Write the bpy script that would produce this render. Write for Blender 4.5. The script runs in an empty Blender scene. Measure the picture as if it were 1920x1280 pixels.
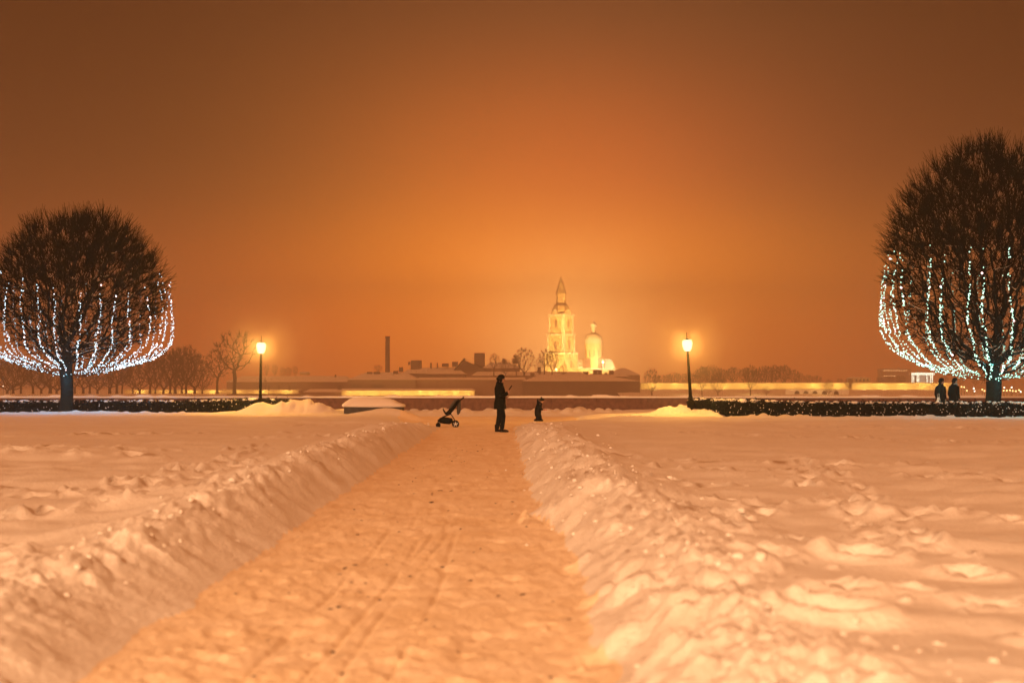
import bpy, math, random
import numpy as np
from mathutils import Vector, Matrix, Quaternion

rad = math.radians
random.seed(7)
RNG = np.random.default_rng(7)
scn = bpy.context.scene
COL = scn.collection

# ------------------------------------------------------------------ camera
CAMH = 1.43
FPX = 2667.0                       # focal length in pixels of a 1920 wide picture (50 mm)
PITCH = math.atan(84.0 / FPX)
cam_d = bpy.data.cameras.new('camera')
cam_d.lens = 50.0
cam_d.sensor_width = 36.0
cam_d.clip_start = 0.05
cam_d.clip_end = 8000
cam_d.dof.use_dof = True
cam_d.dof.focus_distance = 66.0
cam_d.dof.aperture_fstop = 1.8
cam = bpy.data.objects.new('camera', cam_d)
COL.objects.link(cam)
cam.location = (0, 0, CAMH)
cam.rotation_euler = (math.pi / 2 + PITCH, 0, 0)
scn.camera = cam

# ------------------------------------------------------------------ exposure
scn.view_settings.view_transform = 'Standard'
scn.view_settings.look = 'None'
scn.view_settings.exposure = 0.0
scn.view_settings.gamma = 1.0
scn.render.engine = 'CYCLES'
scn.cycles.use_denoising = True
scn.cycles.max_bounces = 6
scn.cycles.volume_bounces = 1
scn.cycles.transparent_max_bounces = 8
scn.cycles.sample_clamp_indirect = 4.0
scn.cycles.volume_step_rate = 1.0

# ------------------------------------------------------------------ night sky: sodium city glow on low cloud
world = bpy.data.worlds.new('World')
scn.world = world
world.use_nodes = True
WN = world.node_tree
for n in list(WN.nodes):
    WN.nodes.remove(n)


def wmath(op, a, b=None, clamp=False):
    n = WN.nodes.new('ShaderNodeMath')
    n.operation = op
    n.use_clamp = clamp
    for i, v in enumerate((a, b)):
        if v is None:
            continue
        if isinstance(v, (int, float)):
            n.inputs[i].default_value = v
        else:
            WN.links.new(v, n.inputs[i])
    return n.outputs[0]


tc = WN.nodes.new('ShaderNodeTexCoord')
sep = WN.nodes.new('ShaderNodeSeparateXYZ')
WN.links.new(tc.outputs['Generated'], sep.inputs[0])
SX, SY, SZ = sep.outputs
EL = wmath('MAXIMUM', SZ, 0.0)


def wcol(fac, rgb):
    n = WN.nodes.new('ShaderNodeVectorMath')
    n.operation = 'SCALE'
    n.inputs[0].default_value = rgb
    WN.links.new(fac, n.inputs['Scale'])
    return n.outputs[0]


def wadd(a, b):
    n = WN.nodes.new('ShaderNodeVectorMath')
    n.operation = 'ADD'
    WN.links.new(a, n.inputs[0])
    WN.links.new(b, n.inputs[1])
    return n.outputs[0]


# glow of the floodlit fortress on the cloud: broad soft lobes round the azimuth of the tower
front = wmath('MULTIPLY', SY, 4.0, clamp=True)


def lobe(cx, cz, sx, sz):
    a = wmath('POWER', wmath('ABSOLUTE', wmath('DIVIDE', wmath('SUBTRACT', SX, cx), sx)), 2.0)
    b = wmath('POWER', wmath('ABSOLUTE', wmath('DIVIDE', wmath('SUBTRACT', SZ, cz), sz)), 2.0)
    return wmath('MULTIPLY', wmath('EXPONENT', wmath('MULTIPLY', wmath('ADD', a, b), -1.0)), front)


SKY_FRONT = (0.0, 0.0, 0.0)
LOBES = [(-0.04, 0.03, 0.2, 0.05, (0.8256, 0.0, 0.0)), (-0.04, 0.03, 0.1, 0.08, (0.0, 0.0423, 0.0)), (-0.04, 0.07, 0.2, 0.05, (0.2479, 0.0, 0.0)), (-0.04, 0.07, 0.1, 0.08, (0.0, 0.0128, 0.0)), (-0.04, 0.11, 0.16, 0.1, (0.0, 0.0799, 0.0)), (0.0, 0.03, 0.2, 0.05, (0.0, 0.1622, 0.0)), (0.0, 0.11, 0.16, 0.1, (0.4714, 0.0, 0.0)), (0.0, 0.11, 0.2, 0.3, (0.0303, 0.0, 0.0)), (0.04, 0.03, 0.2, 0.05, (0.0954, 0.1291, 0.0)), (0.04, 0.03, 0.3, 0.06, (1.1477, 0.0, 0.0)), (0.04, 0.03, 0.06, 0.05, (1.6472, 1.3179, 0.4608)), (0.04, 0.07, 0.2, 0.05, (0.8977, 0.4084, 0.0064)), (0.04, 0.07, 0.06, 0.05, (0.0, 0.0, 0.0129)), (0.04, 0.07, 0.2, 0.3, (0.0, 0.0566, 0.0)), (0.04, 0.11, 0.2, 0.05, (0.0, 0.0, 0.0065)), (0.04, 0.11, 0.16, 0.1, (0.5153, 0.1006, 0.0082)), (0.04, 0.11, 0.25, 0.12, (0.0, 0.0, 0.0079)), (0.04, 0.11, 0.2, 0.3, (0.0551, 0.0, 0.0201))]
SKY_HIGH = (0.68, 0.185, 0.042)       # overcast overhead and behind, lit by the street lamps of the city
high = wmath('MULTIPLY', wmath('SUBTRACT', SZ, 0.36), 2.0, clamp=True)
behind = wmath('MULTIPLY', wmath('SUBTRACT', 0.10, SY), 1.4, clamp=True)
hb = wmath('MAXIMUM', high, behind)
one = wmath('ADD', wmath('MULTIPLY', hb, 0.0), 1.0)
total = wadd(wcol(one, SKY_FRONT), wcol(hb, SKY_HIGH))
for (cx_, cz_0, sx_, sz_, rgb_) in LOBES:
    total = wadd(total, wcol(lobe(cx_, cz_0, sx_, sz_), rgb_))
wn_ = WN.nodes.new('ShaderNodeTexNoise')
wn_.inputs['Scale'].default_value = 5.0
wn_.inputs['Detail'].default_value = 5
WN.links.new(tc.outputs['Generated'], wn_.inputs['Vector'])
uneven = wmath('ADD', wmath('MULTIPLY', wn_.outputs['Fac'], 0.36), 0.82)
vm = WN.nodes.new('ShaderNodeVectorMath')
vm.operation = 'SCALE'
WN.links.new(total, vm.inputs[0])
WN.links.new(uneven, vm.inputs['Scale'])
total = vm.outputs[0]
bg = WN.nodes.new('ShaderNodeBackground')
WN.links.new(total, bg.inputs['Color'])
bg.inputs['Strength'].default_value = 1.0
wo = WN.nodes.new('ShaderNodeOutputWorld')
WN.links.new(bg.outputs[0], wo.inputs['Surface'])

# one broad low source: the lamps of the square behind the photographer, from the back left
HAZE = 0.00078
SUN_EL, SUN_AZ = 14.0, 214.0        # azimuth clockwise from +Y
sd = bpy.data.lights.new('sun', 'SUN')
sd.energy = 1.05
sd.color = (1.0, 0.56, 0.28)
sd.angle = rad(9)
sun = bpy.data.objects.new('sun', sd)
COL.objects.link(sun)
_d = Vector((math.sin(rad(SUN_AZ)) * math.cos(rad(SUN_EL)), math.cos(rad(SUN_AZ)) * math.cos(rad(SUN_EL)), math.sin(rad(SUN_EL))))
sun.rotation_euler = (-_d).to_track_quat('-Z', 'Y').to_euler()
sun.location = (-40, -60, 40)


# ------------------------------------------------------------------ helpers
def at(px, py, Y):
    """The point at depth Y seen at pixel (px, py) of the 1920x1280 photograph."""
    v = (640.0 - py) / FPX
    u = (px - 960.0) / FPX
    dy = math.cos(PITCH) - math.sin(PITCH) * v
    dzz = math.sin(PITCH) + math.cos(PITCH) * v
    s = Y / dy
    return Vector((u * s, Y, CAMH + dzz * s))


def tag(o, label=None, cat=None, group=None, kind=None):
    if label:
        o['label'] = label
    if cat:
        o['category'] = cat
    if group:
        o['group'] = group
    if kind:
        o['kind'] = kind
    return o


def empty(name, loc=(0, 0, 0), rz=0.0):
    o = bpy.data.objects.new(name, None)
    o.empty_display_size = 0.2
    COL.objects.link(o)
    o.location = loc
    o.rotation_euler = (0, 0, rz)
    return o


def material(name, rgb, rough=0.8, var=0.15, scale=6.0, bump=0.0, bscale=30.0, emit=None, strength=0.0, metal=0.0, coord='Object', tint=None):
    m = bpy.data.materials.new(name)
    m.use_nodes = True
    nt = m.node_tree
    b = nt.nodes['Principled BSDF']
    b.inputs['Roughness'].default_value = rough
    b.inputs['Metallic'].default_value = metal
    if max(rgb) < 0.05:
        b.inputs['Specular IOR Level'].default_value = 0.06
    b.inputs['Base Color'].default_value = (*rgb, 1)
    t = nt.nodes.new('ShaderNodeTexCoord')
    if var > 0:
        nz = nt.nodes.new('ShaderNodeTexNoise')
        nz.inputs['Scale'].default_value = scale
        nz.inputs['Detail'].default_value = 6
        nz.inputs['Roughness'].default_value = 0.6
        nt.links.new(t.outputs[coord], nz.inputs['Vector'])
        r = nt.nodes.new('ShaderNodeValToRGB')
        r.color_ramp.elements[0].position = 0.3
        r.color_ramp.elements[1].position = 0.7
        lo = [c * (1 - var) for c in rgb]
        hi = [min(1, c * (1 + var)) for c in (tint or rgb)]
        r.color_ramp.elements[0].color = (*lo, 1)
        r.color_ramp.elements[1].color = (*hi, 1)
        nt.links.new(nz.outputs['Fac'], r.inputs['Fac'])
        nt.links.new(r.outputs['Color'], b.inputs['Base Color'])
    if bump > 0:
        nb = nt.nodes.new('ShaderNodeTexNoise')
        nb.inputs['Scale'].default_value = bscale
        nb.inputs['Detail'].default_value = 8
        nt.links.new(t.outputs[coord], nb.inputs['Vector'])
        bp = nt.nodes.new('ShaderNodeBump')
        bp.inputs['Strength'].default_value = 1.0
        bp.inputs['Distance'].default_value = bump
        nt.links.new(nb.outputs['Fac'], bp.inputs['Height'])
        nt.links.new(bp.outputs['Normal'], b.inputs['Normal'])
    if emit:
        b.inputs['Emission Color'].default_value = (*emit, 1)
        b.inputs['Emission Strength'].default_value = strength
    return m


class MB:
    """Collects shapes and links them as ONE mesh object."""

    def __init__(self):
        self.v, self.f, self.mi = [], [], []
        self.cur = 0

    def add(self, vs, fs):
        n = len(self.v)
        self.v.extend(tuple(p) for p in vs)
        for f in fs:
            self.f.append(tuple(i + n for i in f))
            self.mi.append(self.cur)

    def box(self, c, s, rz=0.0, top=(1, 1), R=None):
        hx, hy, hz = s[0] / 2, s[1] / 2, s[2] / 2
        vs = []
        for z, k in ((-hz, (1, 1)), (hz, top)):
            for x, y in ((-hx, -hy), (hx, -hy), (hx, hy), (-hx, hy)):
                vs.append(Vector((x * k[0], y * k[1], z)))
        M = R if R is not None else Matrix.Rotation(rz, 3, 'Z')
        vs = [M @ p + Vector(c) for p in vs]
        self.add(vs, [(3, 2, 1, 0), (4, 5, 6, 7), (0, 1, 5, 4), (1, 2, 6, 5), (2, 3, 7, 6), (3, 0, 4, 7)])
        return self

    def loft(self, pts, radii, k=12, side=(0, 1, 0), cap=True):
        """Elliptical rings (ra along side, rb across) along the points."""
        pts = [Vector(p) for p in pts]
        n = len(pts)
        rings = []
        for i in range(n):
            a = pts[max(0, i - 1)]
            b = pts[min(n - 1, i + 1)]
            t = (b - a).normalized()
            s = Vector(side)
            s = (s - t * s.dot(t))
            if s.length < 1e-4:
                s = t.orthogonal()
            s.normalize()
            u = t.cross(s)
            r = radii[i]
            ra, rb = (r, r) if isinstance(r, (int, float)) else r
            rings.append([pts[i] + s * (ra * math.cos(2 * math.pi * j / k)) + u * (rb * math.sin(2 * math.pi * j / k)) for j in range(k)])
        vs = [p for rg in rings for p in rg]
        fs = []
        for i in range(n - 1):
            for j in range(k):
                j2 = (j + 1) % k
                fs.append((i * k + j, i * k + j2, (i + 1) * k + j2, (i + 1) * k + j))
        if cap:
            fs.append(tuple(range(k - 1, -1, -1)))
            fs.append(tuple((n - 1) * k + j for j in range(k)))
        self.add(vs, fs)
        return self

    def lathe(self, prof, c=(0, 0, 0), k=24, sq=False):
        """prof: list of (r, z)."""
        c = Vector(c)
        vs = []
        for r, z in prof:
            for j in range(k):
                a = 2 * math.pi * (j + (0.5 if sq else 0)) / k
                q = r / math.cos(math.pi / k) if sq else r
                vs.append(c + Vector((q * math.cos(a), q * math.sin(a), z)))
        fs = []
        for i in range(len(prof) - 1):
            for j in range(k):
                j2 = (j + 1) % k
                fs.append((i * k + j, i * k + j2, (i + 1) * k + j2, (i + 1) * k + j))
        fs.append(tuple(range(k - 1, -1, -1)))
        fs.append(tuple((len(prof) - 1) * k + j for j in range(k)))
        self.add(vs, fs)
        return self

    def ball(self, c, r, k=12, m=8, noise=0.0):
        c = Vector(c)
        r = (r, r, r) if isinstance(r, (int, float)) else r
        vs = [c + Vector((0, 0, -r[2]))]
        for i in range(1, m):
            th = math.pi * i / m
            for j in range(k):
                a = 2 * math.pi * j / k
                q = 1 + (random.uniform(-noise, noise) if noise else 0)
                vs.append(c + Vector((r[0] * math.sin(th) * math.cos(a) * q, r[1] * math.sin(th) * math.sin(a) * q, -r[2] * math.cos(th) * q)))
        vs.append(c + Vector((0, 0, r[2])))
        fs = [(0, 1 + (j + 1) % k, 1 + j) for j in range(k)]
        for i in range(m - 2):
            for j in range(k):
                j2 = (j + 1) % k
                fs.append((1 + i * k + j, 1 + i * k + j2, 1 + (i + 1) * k + j2, 1 + (i + 1) * k + j))
        L = len(vs) - 1
        fs += [(L, 1 + (m - 2) * k + j, 1 + (m - 2) * k + (j + 1) % k) for j in range(k)]
        self.add(vs, fs)
        return self

    def build(self, name, mat, parent=None, smooth=True, loc=None):
        me = bpy.data.meshes.new(name)
        me.from_pydata(self.v, [], self.f)
        for m in (mat if isinstance(mat, (list, tuple)) else [mat]):
            me.materials.append(m)
        if isinstance(mat, (list, tuple)):
            me.polygons.foreach_set('material_index', self.mi)
        if smooth:
            me.polygons.foreach_set('use_smooth', [True] * len(me.polygons))
            try:
                me.set_sharp_from_angle(angle=rad(45))
            except Exception:
                pass
        me.update()
        o = bpy.data.objects.new(name, me)
        COL.objects.link(o)
        if parent:
            o.parent = parent
        if loc is not None:
            o.location = loc
        return o


def fast_mesh(name, V, F, mat, parent=None, smooth=True, mi=None):
    """V (n,3) and F (m,k) arrays to one object."""
    me = bpy.data.meshes.new(name)
    V = np.asarray(V, dtype=np.float32)
    F = np.asarray(F, dtype=np.int32)
    k = F.shape[1]
    me.vertices.add(len(V))
    me.vertices.foreach_set('co', V.ravel())
    me.loops.add(F.size)
    me.loops.foreach_set('vertex_index', F.ravel())
    me.polygons.add(len(F))
    me.polygons.foreach_set('loop_start', np.arange(0, F.size, k, dtype=np.int32))
    me.polygons.foreach_set('loop_total', np.full(len(F), k, dtype=np.int32))
    if smooth:
        me.polygons.foreach_set('use_smooth', np.ones(len(F), dtype=bool))
    for m in (mat if isinstance(mat, (list, tuple)) else [mat]):
        me.materials.append(m)
    if mi is not None:
        me.polygons.foreach_set('material_index', np.asarray(mi, dtype=np.int32))
    me.update(calc_edges=True)
    o = bpy.data.objects.new(name, me)
    COL.objects.link(o)
    if parent:
        o.parent = parent
    return o


def copy_tree(o, parent=None):
    c = o.copy()
    COL.objects.link(c)
    c.parent = parent
    for ch in list(o.children):
        copy_tree(ch, c)
    return c


# noise on arrays
def _hash(ix, iy, s):
    h = (ix.astype(np.int64) * 374761393 + iy.astype(np.int64) * 668265263 + s * 974634777) & 0x7fffffff
    h = ((h ^ (h >> 13)) * 1274126177) & 0x7fffffff
    h = (h ^ (h >> 16)) & 0xffffff
    return h / float(0xffffff)


def vnoise(x, y, s=0):
    ix, iy = np.floor(x), np.floor(y)
    fx, fy = x - ix, y - iy
    fx = fx * fx * fx * (fx * (fx * 6 - 15) + 10)
    fy = fy * fy * fy * (fy * (fy * 6 - 15) + 10)
    a = _hash(ix, iy, s)
    b = _hash(ix + 1, iy, s)
    c = _hash(ix, iy + 1, s)
    d = _hash(ix + 1, iy + 1, s)
    return (a * (1 - fx) + b * fx) * (1 - fy) + (c * (1 - fx) + d * fx) * fy


def fbm(x, y, s=0, octaves=4, gain=0.5):
    r = np.zeros_like(x)
    amp, tot = 1.0, 0.0
    for o in range(octaves):
        r += amp * vnoise(x * 2 ** o + 17.3 * o, y * 2 ** o - 9.1 * o, s + o)
        tot += amp
        amp *= gain
    return r / tot - 0.5


def lumps(x, y, cell, s, keep=0.6):
    """Rounded clods, one per cell at most; height in metres."""
    X, Y = x / cell, y / cell
    ix, iy = np.floor(X), np.floor(Y)
    best = np.zeros_like(x)
    for a in (-1, 0, 1):
        for b in (-1, 0, 1):
            jx, jy = ix + a, iy + b
            cx = jx + 0.15 + 0.7 * _hash(jx, jy, s)
            cy = jy + 0.15 + 0.7 * _hash(jx, jy, s + 1)
            r = 0.22 + 0.42 * _hash(jx, jy, s + 2)
            on = _hash(jx, jy, s + 3) < keep
            asp = 0.7 + 0.6 * _hash(jx, jy, s + 4)
            d2 = ((X - cx) * asp) ** 2 + ((Y - cy) / asp) ** 2
            h = np.sqrt(np.clip(r * r - d2, 0, None)) * on
            best = np.maximum(best, h)
    return best * cell


def sstep(a, b, x):
    t = np.clip((x - a) / (b - a), 0, 1)
    return t * t * (3 - 2 * t)


# ------------------------------------------------------------------ materials
def snow_material(name, base, dirt, bump, bscale, fleck=0.0):
    m = bpy.data.materials.new(name)
    m.use_nodes = True
    nt = m.node_tree
    b = nt.nodes['Principled BSDF']
    b.inputs['Roughness'].default_value = 0.75
    b.inputs['Specular IOR Level'].default_value = 0.25
    t = nt.nodes.new('ShaderNodeTexCoord')
    n1 = nt.nodes.new('ShaderNodeTexNoise')
    n1.inputs['Scale'].default_value = 1.3
    n1.inputs['Detail'].default_value = 9
    n1.inputs['Roughness'].default_value = 0.65
    nt.links.new(t.outputs['Object'], n1.inputs['Vector'])
    r = nt.nodes.new('ShaderNodeValToRGB')
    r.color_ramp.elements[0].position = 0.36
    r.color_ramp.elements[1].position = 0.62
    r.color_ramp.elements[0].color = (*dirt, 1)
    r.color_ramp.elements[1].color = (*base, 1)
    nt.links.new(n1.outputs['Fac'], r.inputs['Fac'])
    out = r.outputs['Color']
    if fleck:
        v = nt.nodes.new('ShaderNodeTexNoise')
        v.inputs['Scale'].default_value = 9.0
        v.inputs['Detail'].default_value = 7
        v.inputs['Roughness'].default_value = 0.75
        mp = nt.nodes.new('ShaderNodeMapping')
        mp.inputs['Scale'].default_value = (1.4, 0.8, 1)
        nt.links.new(t.outputs['Object'], mp.inputs['Vector'])
        nt.links.new(mp.outputs['Vector'], v.inputs['Vector'])
        rr = nt.nodes.new('ShaderNodeValToRGB')
        rr.color_ramp.elements[0].position = 0.30
        rr.color_ramp.elements[1].position = 0.40
        rr.color_ramp.elements[0].color = (0.32, 0.24, 0.18, 1)
        rr.color_ramp.elements[1].color = (1, 1, 1, 1)
        nt.links.new(v.outputs['Fac'], rr.inputs['Fac'])
        mx = nt.nodes.new('ShaderNodeMix')
        mx.data_type = 'RGBA'
        mx.blend_type = 'MULTIPLY'
        mx.inputs['Factor'].default_value = fleck
        nt.links.new(out, mx.inputs[6])
        nt.links.new(rr.outputs['Color'], mx.inputs[7])
        out = mx.outputs[2]
    nt.links.new(out, b.inputs['Base Color'])
    nb = nt.nodes.new('ShaderNodeTexNoise')
    nb.inputs['Scale'].default_value = bscale
    nb.inputs['Detail'].default_value = 8
    nb.inputs['Roughness'].default_value = 0.62
    nt.links.new(t.outputs['Object'], nb.inputs['Vector'])
    bp = nt.nodes.new('ShaderNodeBump')
    bp.inputs['Strength'].default_value = 1.0
    bp.inputs['Distance'].default_value = bump
    nt.links.new(nb.outputs['Fac'], bp.inputs['Height'])
    nt.links.new(bp.outputs['Normal'], b.inputs['Normal'])
    return m


SNOW = snow_material('snow', (0.86, 0.86, 0.87), (0.83, 0.81, 0.80), 0.018, 24)
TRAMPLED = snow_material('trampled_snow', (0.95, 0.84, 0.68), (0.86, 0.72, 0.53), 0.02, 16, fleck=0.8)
FARSNOW = material('roof_snow', (0.88, 0.87, 0.86), 0.9, 0.06, 0.3)
GRANITE = material('granite', (0.16, 0.085, 0.065), 0.85, 0.35, 5.0, 0.01, 40)
DARKSTONE = material('dark_stone', (0.06, 0.06, 0.065), 0.8, 0.3, 7.0, 0.01, 30)
BARK = material('bark', (0.012, 0.018, 0.018), 0.9, 0.35, 12, 0.006, 40)
FARBARK = material('far_bark', (0.05, 0.04, 0.035), 0.9, 0.2, 3)
LEAF = material('hedge_leaf', (0.008, 0.016, 0.017), 0.8, 0.5, 9)
IRON = material('cast_iron', (0.008, 0.011, 0.011), 0.8, 0.2, 10, metal=0.4)
PLASTER = material('plaster', (0.22, 0.15, 0.115), 0.9, 0.15, 0.5)
BRICK = material('dull_brick', (0.26, 0.17, 0.13), 0.9, 0.2, 0.4)
BRICKDARK = material('dark_brick', (0.13, 0.09, 0.075), 0.9, 0.25, 0.3)
WINDOWDARK = material('dark_window', (0.05, 0.045, 0.04), 0.4, 0.1, 1)
CREAM = material('cream_plaster', (0.66, 0.55, 0.32), 0.85, 0.08, 0.5)
WHITESTONE = material('white_stone', (0.75, 0.72, 0.62), 0.85, 0.08, 0.5)
COAT = material('black_wool', (0.004, 0.009, 0.010), 0.9, 0.3, 40)
COATB = material('navy_wool', (0.004, 0.009, 0.014), 0.9, 0.3, 40)
CLOTH = material('dark_trousers', (0.005, 0.010, 0.014), 0.85, 0.3, 40)
SKIN = material('skin', (0.42, 0.24, 0.17), 0.6, 0.08, 30)
RUBBER = material('rubber', (0.012, 0.013, 0.014), 0.7, 0.2, 30)
GREYCLOTH = material('grey_cloth', (0.07, 0.07, 0.065), 0.9, 0.25, 25)
CHROME = material('pale_metal', (0.5, 0.48, 0.46), 0.35, 0.1, 20, metal=0.6)
FUR = material('dark_fur', (0.008, 0.010, 0.010), 0.95, 0.5, 60, 0.01, 90)
PALEBAG = material('pale_bag', (0.62, 0.55, 0.50), 0.7, 0.08, 12)
RED = material('red_plastic', (0.45, 0.02, 0.015), 0.4, 0.1, 12)
PALEWRAP = material('pale_scarf', (0.35, 0.36, 0.38), 0.9, 0.2, 30)


def emitter(name, rgb, strength, sample=False):
    m = bpy.data.materials.new(name)
    m.use_nodes = True
    b = m.node_tree.nodes['Principled BSDF']
    b.inputs['Base Color'].default_value = (0.8, 0.8, 0.8, 1)
    t = m.node_tree.nodes.new('ShaderNodeTexNoise')
    t.inputs['Scale'].default_value = 3.0
    r = m.node_tree.nodes.new('ShaderNodeValToRGB')
    r.color_ramp.elements[0].color = (rgb[0] * 0.85, rgb[1] * 0.8, rgb[2] * 0.75, 1)
    r.color_ramp.elements[1].color = (*rgb, 1)
    m.node_tree.links.new(t.outputs['Fac'], r.inputs['Fac'])
    m.node_tree.links.new(r.outputs['Color'], b.inputs['Emission Color'])
    b.inputs['Emission Strength'].default_value = strength
    if not sample:
        m.cycles.emission_sampling = 'NONE'
    return m


LANTERN = emitter('lit_lantern_glass', (1.0, 0.83, 0.50), 1.6)
BULBW = emitter('cool_white_bulb', (0.42, 1.0, 0.80), 2.6)
BULBB = emitter('blue_white_bulb', (0.50, 0.82, 1.0), 2.6)
BULBP = emitter('warm_pink_bulb', (1.0, 0.72, 0.72), 3.2)
FARLAMP = emitter('amber_lamp', (1.0, 0.62, 0.22), 5.0)
FARLAMPW = emitter('white_lamp', (1.0, 0.9, 0.7), 5.0)
LITWIN = emitter('lit_window', (1.0, 0.6, 0.25), 3.0)


def point_light(name, loc, power, rgb, radius=0.1, parent=None):
    d = bpy.data.lights.new(name, 'POINT')
    d.energy = power
    d.color = rgb
    d.shadow_soft_size = radius
    o = bpy.data.objects.new(name, d)
    COL.objects.link(o)
    o.location = loc
    if parent:
        o.parent = parent
    return o


def area_light(name, loc, target, sx, sy, power, rgb, parent=None, spread=160):
    d = bpy.data.lights.new(name, 'AREA')
    d.shape = 'RECTANGLE'
    d.size, d.size_y = sx, sy
    d.energy = power
    d.color = rgb
    d.spread = rad(spread)
    o = bpy.data.objects.new(name, d)
    COL.objects.link(o)
    o.location = loc
    o.rotation_euler = (Vector(target) - Vector(loc)).to_track_quat('-Z', 'X').to_euler()
    if parent:
        o.parent = parent
    return o


# ------------------------------------------------------------------ snow ground
NT, NY = 900, 760
tt = np.linspace(-0.62, 0.62, NT)
inv = np.linspace(1 / 2.2, 1 / 72.0, 520)
ya = 1 / inv
yb = np.linspace(2.2, 72.0, NY - 520 + 2)[1:-1]
yy = np.sort(np.concatenate([ya, yb]))
NY = len(yy)
XX = tt[None, :] * (yy[:, None] + 2.5)
YY = np.repeat(yy[:, None], NT, 1)


def left_edge(y):
    return -2.06 - 0.008 * y


def right_edge(y):
    return np.interp(y, [0, 12, 14.3, 15.0, 16.2, 18.5, 33, 50], [0.45, 0.45, 0.42, 0.24, 0.30, 0.26, 0.20, 0.06])


wob = fbm(XX * 1.1, YY * 1.1, 3, 4) * 0.30
L = left_edge(YY) + wob
R = right_edge(YY) + fbm(XX * 1.4, YY * 1.4, 8, 4) * 0.34
dl = L - XX                       # > 0 outside the path on the left
dr = XX - R
crest = 0.24 + 0.19 * sstep(6, 20, YY) - 0.30 * sstep(33, 50, YY) + 0.10 * fbm(XX * 0.8, YY * 0.8, 21, 3)
fieldz = 0.19 + 0.11 * sstep(8, 30, YY)
# wind-shaped relief of the open field, longer across the view
relief = 0.22 * fbm(XX * 0.22, YY * 0.45, 31, 4) + 0.16 * fbm(XX * 0.7, YY * 1.1, 41, 4, 0.55)
rmask = 0.25 + 0.75 * sstep(-0.15, 0.2, fbm(XX * 0.13, YY * 0.13, 77, 3))
field = fieldz + relief * rmask * (0.70 + 0.3 * sstep(10, 20, YY))
bankL = np.interp(dl, [0, 0.12, 0.35, 0.62, 0.85, 1.25, 1.7], [0, 0.18, 0.62, 1.0, 1.0, 0.55, 0.0])
bankR = np.interp(dr, [0, 0.10, 0.32, 0.66, 0.92, 1.35, 1.95], [0, 0.22, 0.62, 0.95, 1.0, 0.5, 0.0])
zl = bankL * crest + (1 - bankL) * np.where(dl > 0.7, field, 0) * sstep(0.6, 1.1, dl) + 0.0
zl = np.where(dl > 0.85, bankL * crest + (1 - bankL) * field, zl)
zr = np.where(dr > 0.92, bankR * (crest + 0.03) + (1 - bankR) * field, bankR * (crest + 0.03))
Z = np.where(dl > 0, zl, np.where(dr > 0, zr, 0.0))
onpath = sstep(0.05, -0.08, np.maximum(dl, dr))
# lumps of shovelled snow on the banks
nearL = np.exp(-((dl - 0.75) / 0.42) ** 2) * (dl > -0.1)
nearR = np.exp(-((dr - 0.66) / 0.50) ** 2) * (dr > -0.1)
bm = np.clip(np.maximum(nearL, nearR), 0, 1)
def ridged(x, y, sd):
    return 0.5 - np.abs(fbm(x, y, sd, 4, 0.55)) * 2.2


Z += bm * (lumps(XX, YY, 0.34, 5, 0.4) * 0.22 + lumps(XX, YY, 0.16, 15, 0.5) * 0.30 + lumps(XX, YY, 0.085, 25, 0.7) * 0.60 * (YY < 42))
Z += bm * (0.13 * fbm(XX * 2.2, YY * 2.2, 51, 5, 0.6) + 0.045 * ridged(XX * 4.5, YY * 4.5, 53) + 0.030 * ridged(XX * 11, YY * 11, 57))
Z += 0.4 * sstep(-0.2, 0.1, dl) * sstep(1.2, 0.3, dl) * 0.06 * fbm(XX * 7, YY * 3, 61, 4)

# the cleared square where the stroller, the adult and the child are
cx0, cx1 = -3.2, 3.4
sq = sstep(47.0, 52.0, YY) * sstep(cx0 - 2.2, cx0, XX) * (1 - sstep(cx1 - 2.0, cx1 + 0.8, XX))
sq = np.maximum(sq, sstep(59.0, 62.0, YY) * sstep(-8, -6, XX) * (1 - sstep(3.5, 6, XX)))
Z = Z * (1 - sq) + sq * (0.03 + 0.05 * fbm(XX * 1.2, YY * 1.2, 91, 4))
# heap of shovelled snow along the foot of the parapet
heap = sstep(65.8, 68.6, YY) * sstep(-13, -11, XX) * (1 - sstep(6, 8, XX))
Z = np.maximum(Z, heap * (0.26 + 0.16 * fbm(XX * 0.9, YY * 0.9, 95, 4) + 0.5 * lumps(XX, YY, 0.5, 97, 0.5)))
# snowy kerb to the left of the square, by the granite block
# path towards the road on both sides behind the hedges is lower
road_r = sstep(7.0, 9.0, XX) * sstep(51.5, 52.6, YY)
road_l = (1 - sstep(-12.5, -10.0, XX)) * sstep(61.5, 62.8, YY)
Z = Z * (1 - np.maximum(road_r, road_l))

# grid stamps
def window(cx, cy, rx, ry):
    j0, j1 = np.searchsorted(yy, cy - ry), np.searchsorted(yy, cy + ry)
    if j1 <= j0:
        return None
    w = cy + 2.5
    i0 = np.searchsorted(tt, (cx - rx) / (w + (ry if cx - rx > 0 else -ry)))
    i1 = np.searchsorted(tt, (cx + rx) / (w - (ry if cx + rx > 0 else -ry)))
    i0, i1 = max(0, i0 - 1), min(NT, i1 + 1)
    if i1 <= i0:
        return None
    return slice(j0, j1), slice(i0, i1)


def footprint(cx, cy, a, depth=0.10, size=0.16):
    depth *= 1.0
    w = window(cx, cy, 0.6, 0.6)
    if w is None:
        return
    x, y = XX[w] - cx, YY[w] - cy
    u = x * math.cos(a) + y * math.sin(a)
    v = -x * math.sin(a) + y * math.cos(a)
    d = np.sqrt((u / size) ** 2 + (v / (size * 0.6)) ** 2)
    Z[w] += -depth * np.exp(-d ** 4) + depth * 0.55 * np.exp(-((d - 1.6) / 0.5) ** 2)


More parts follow.
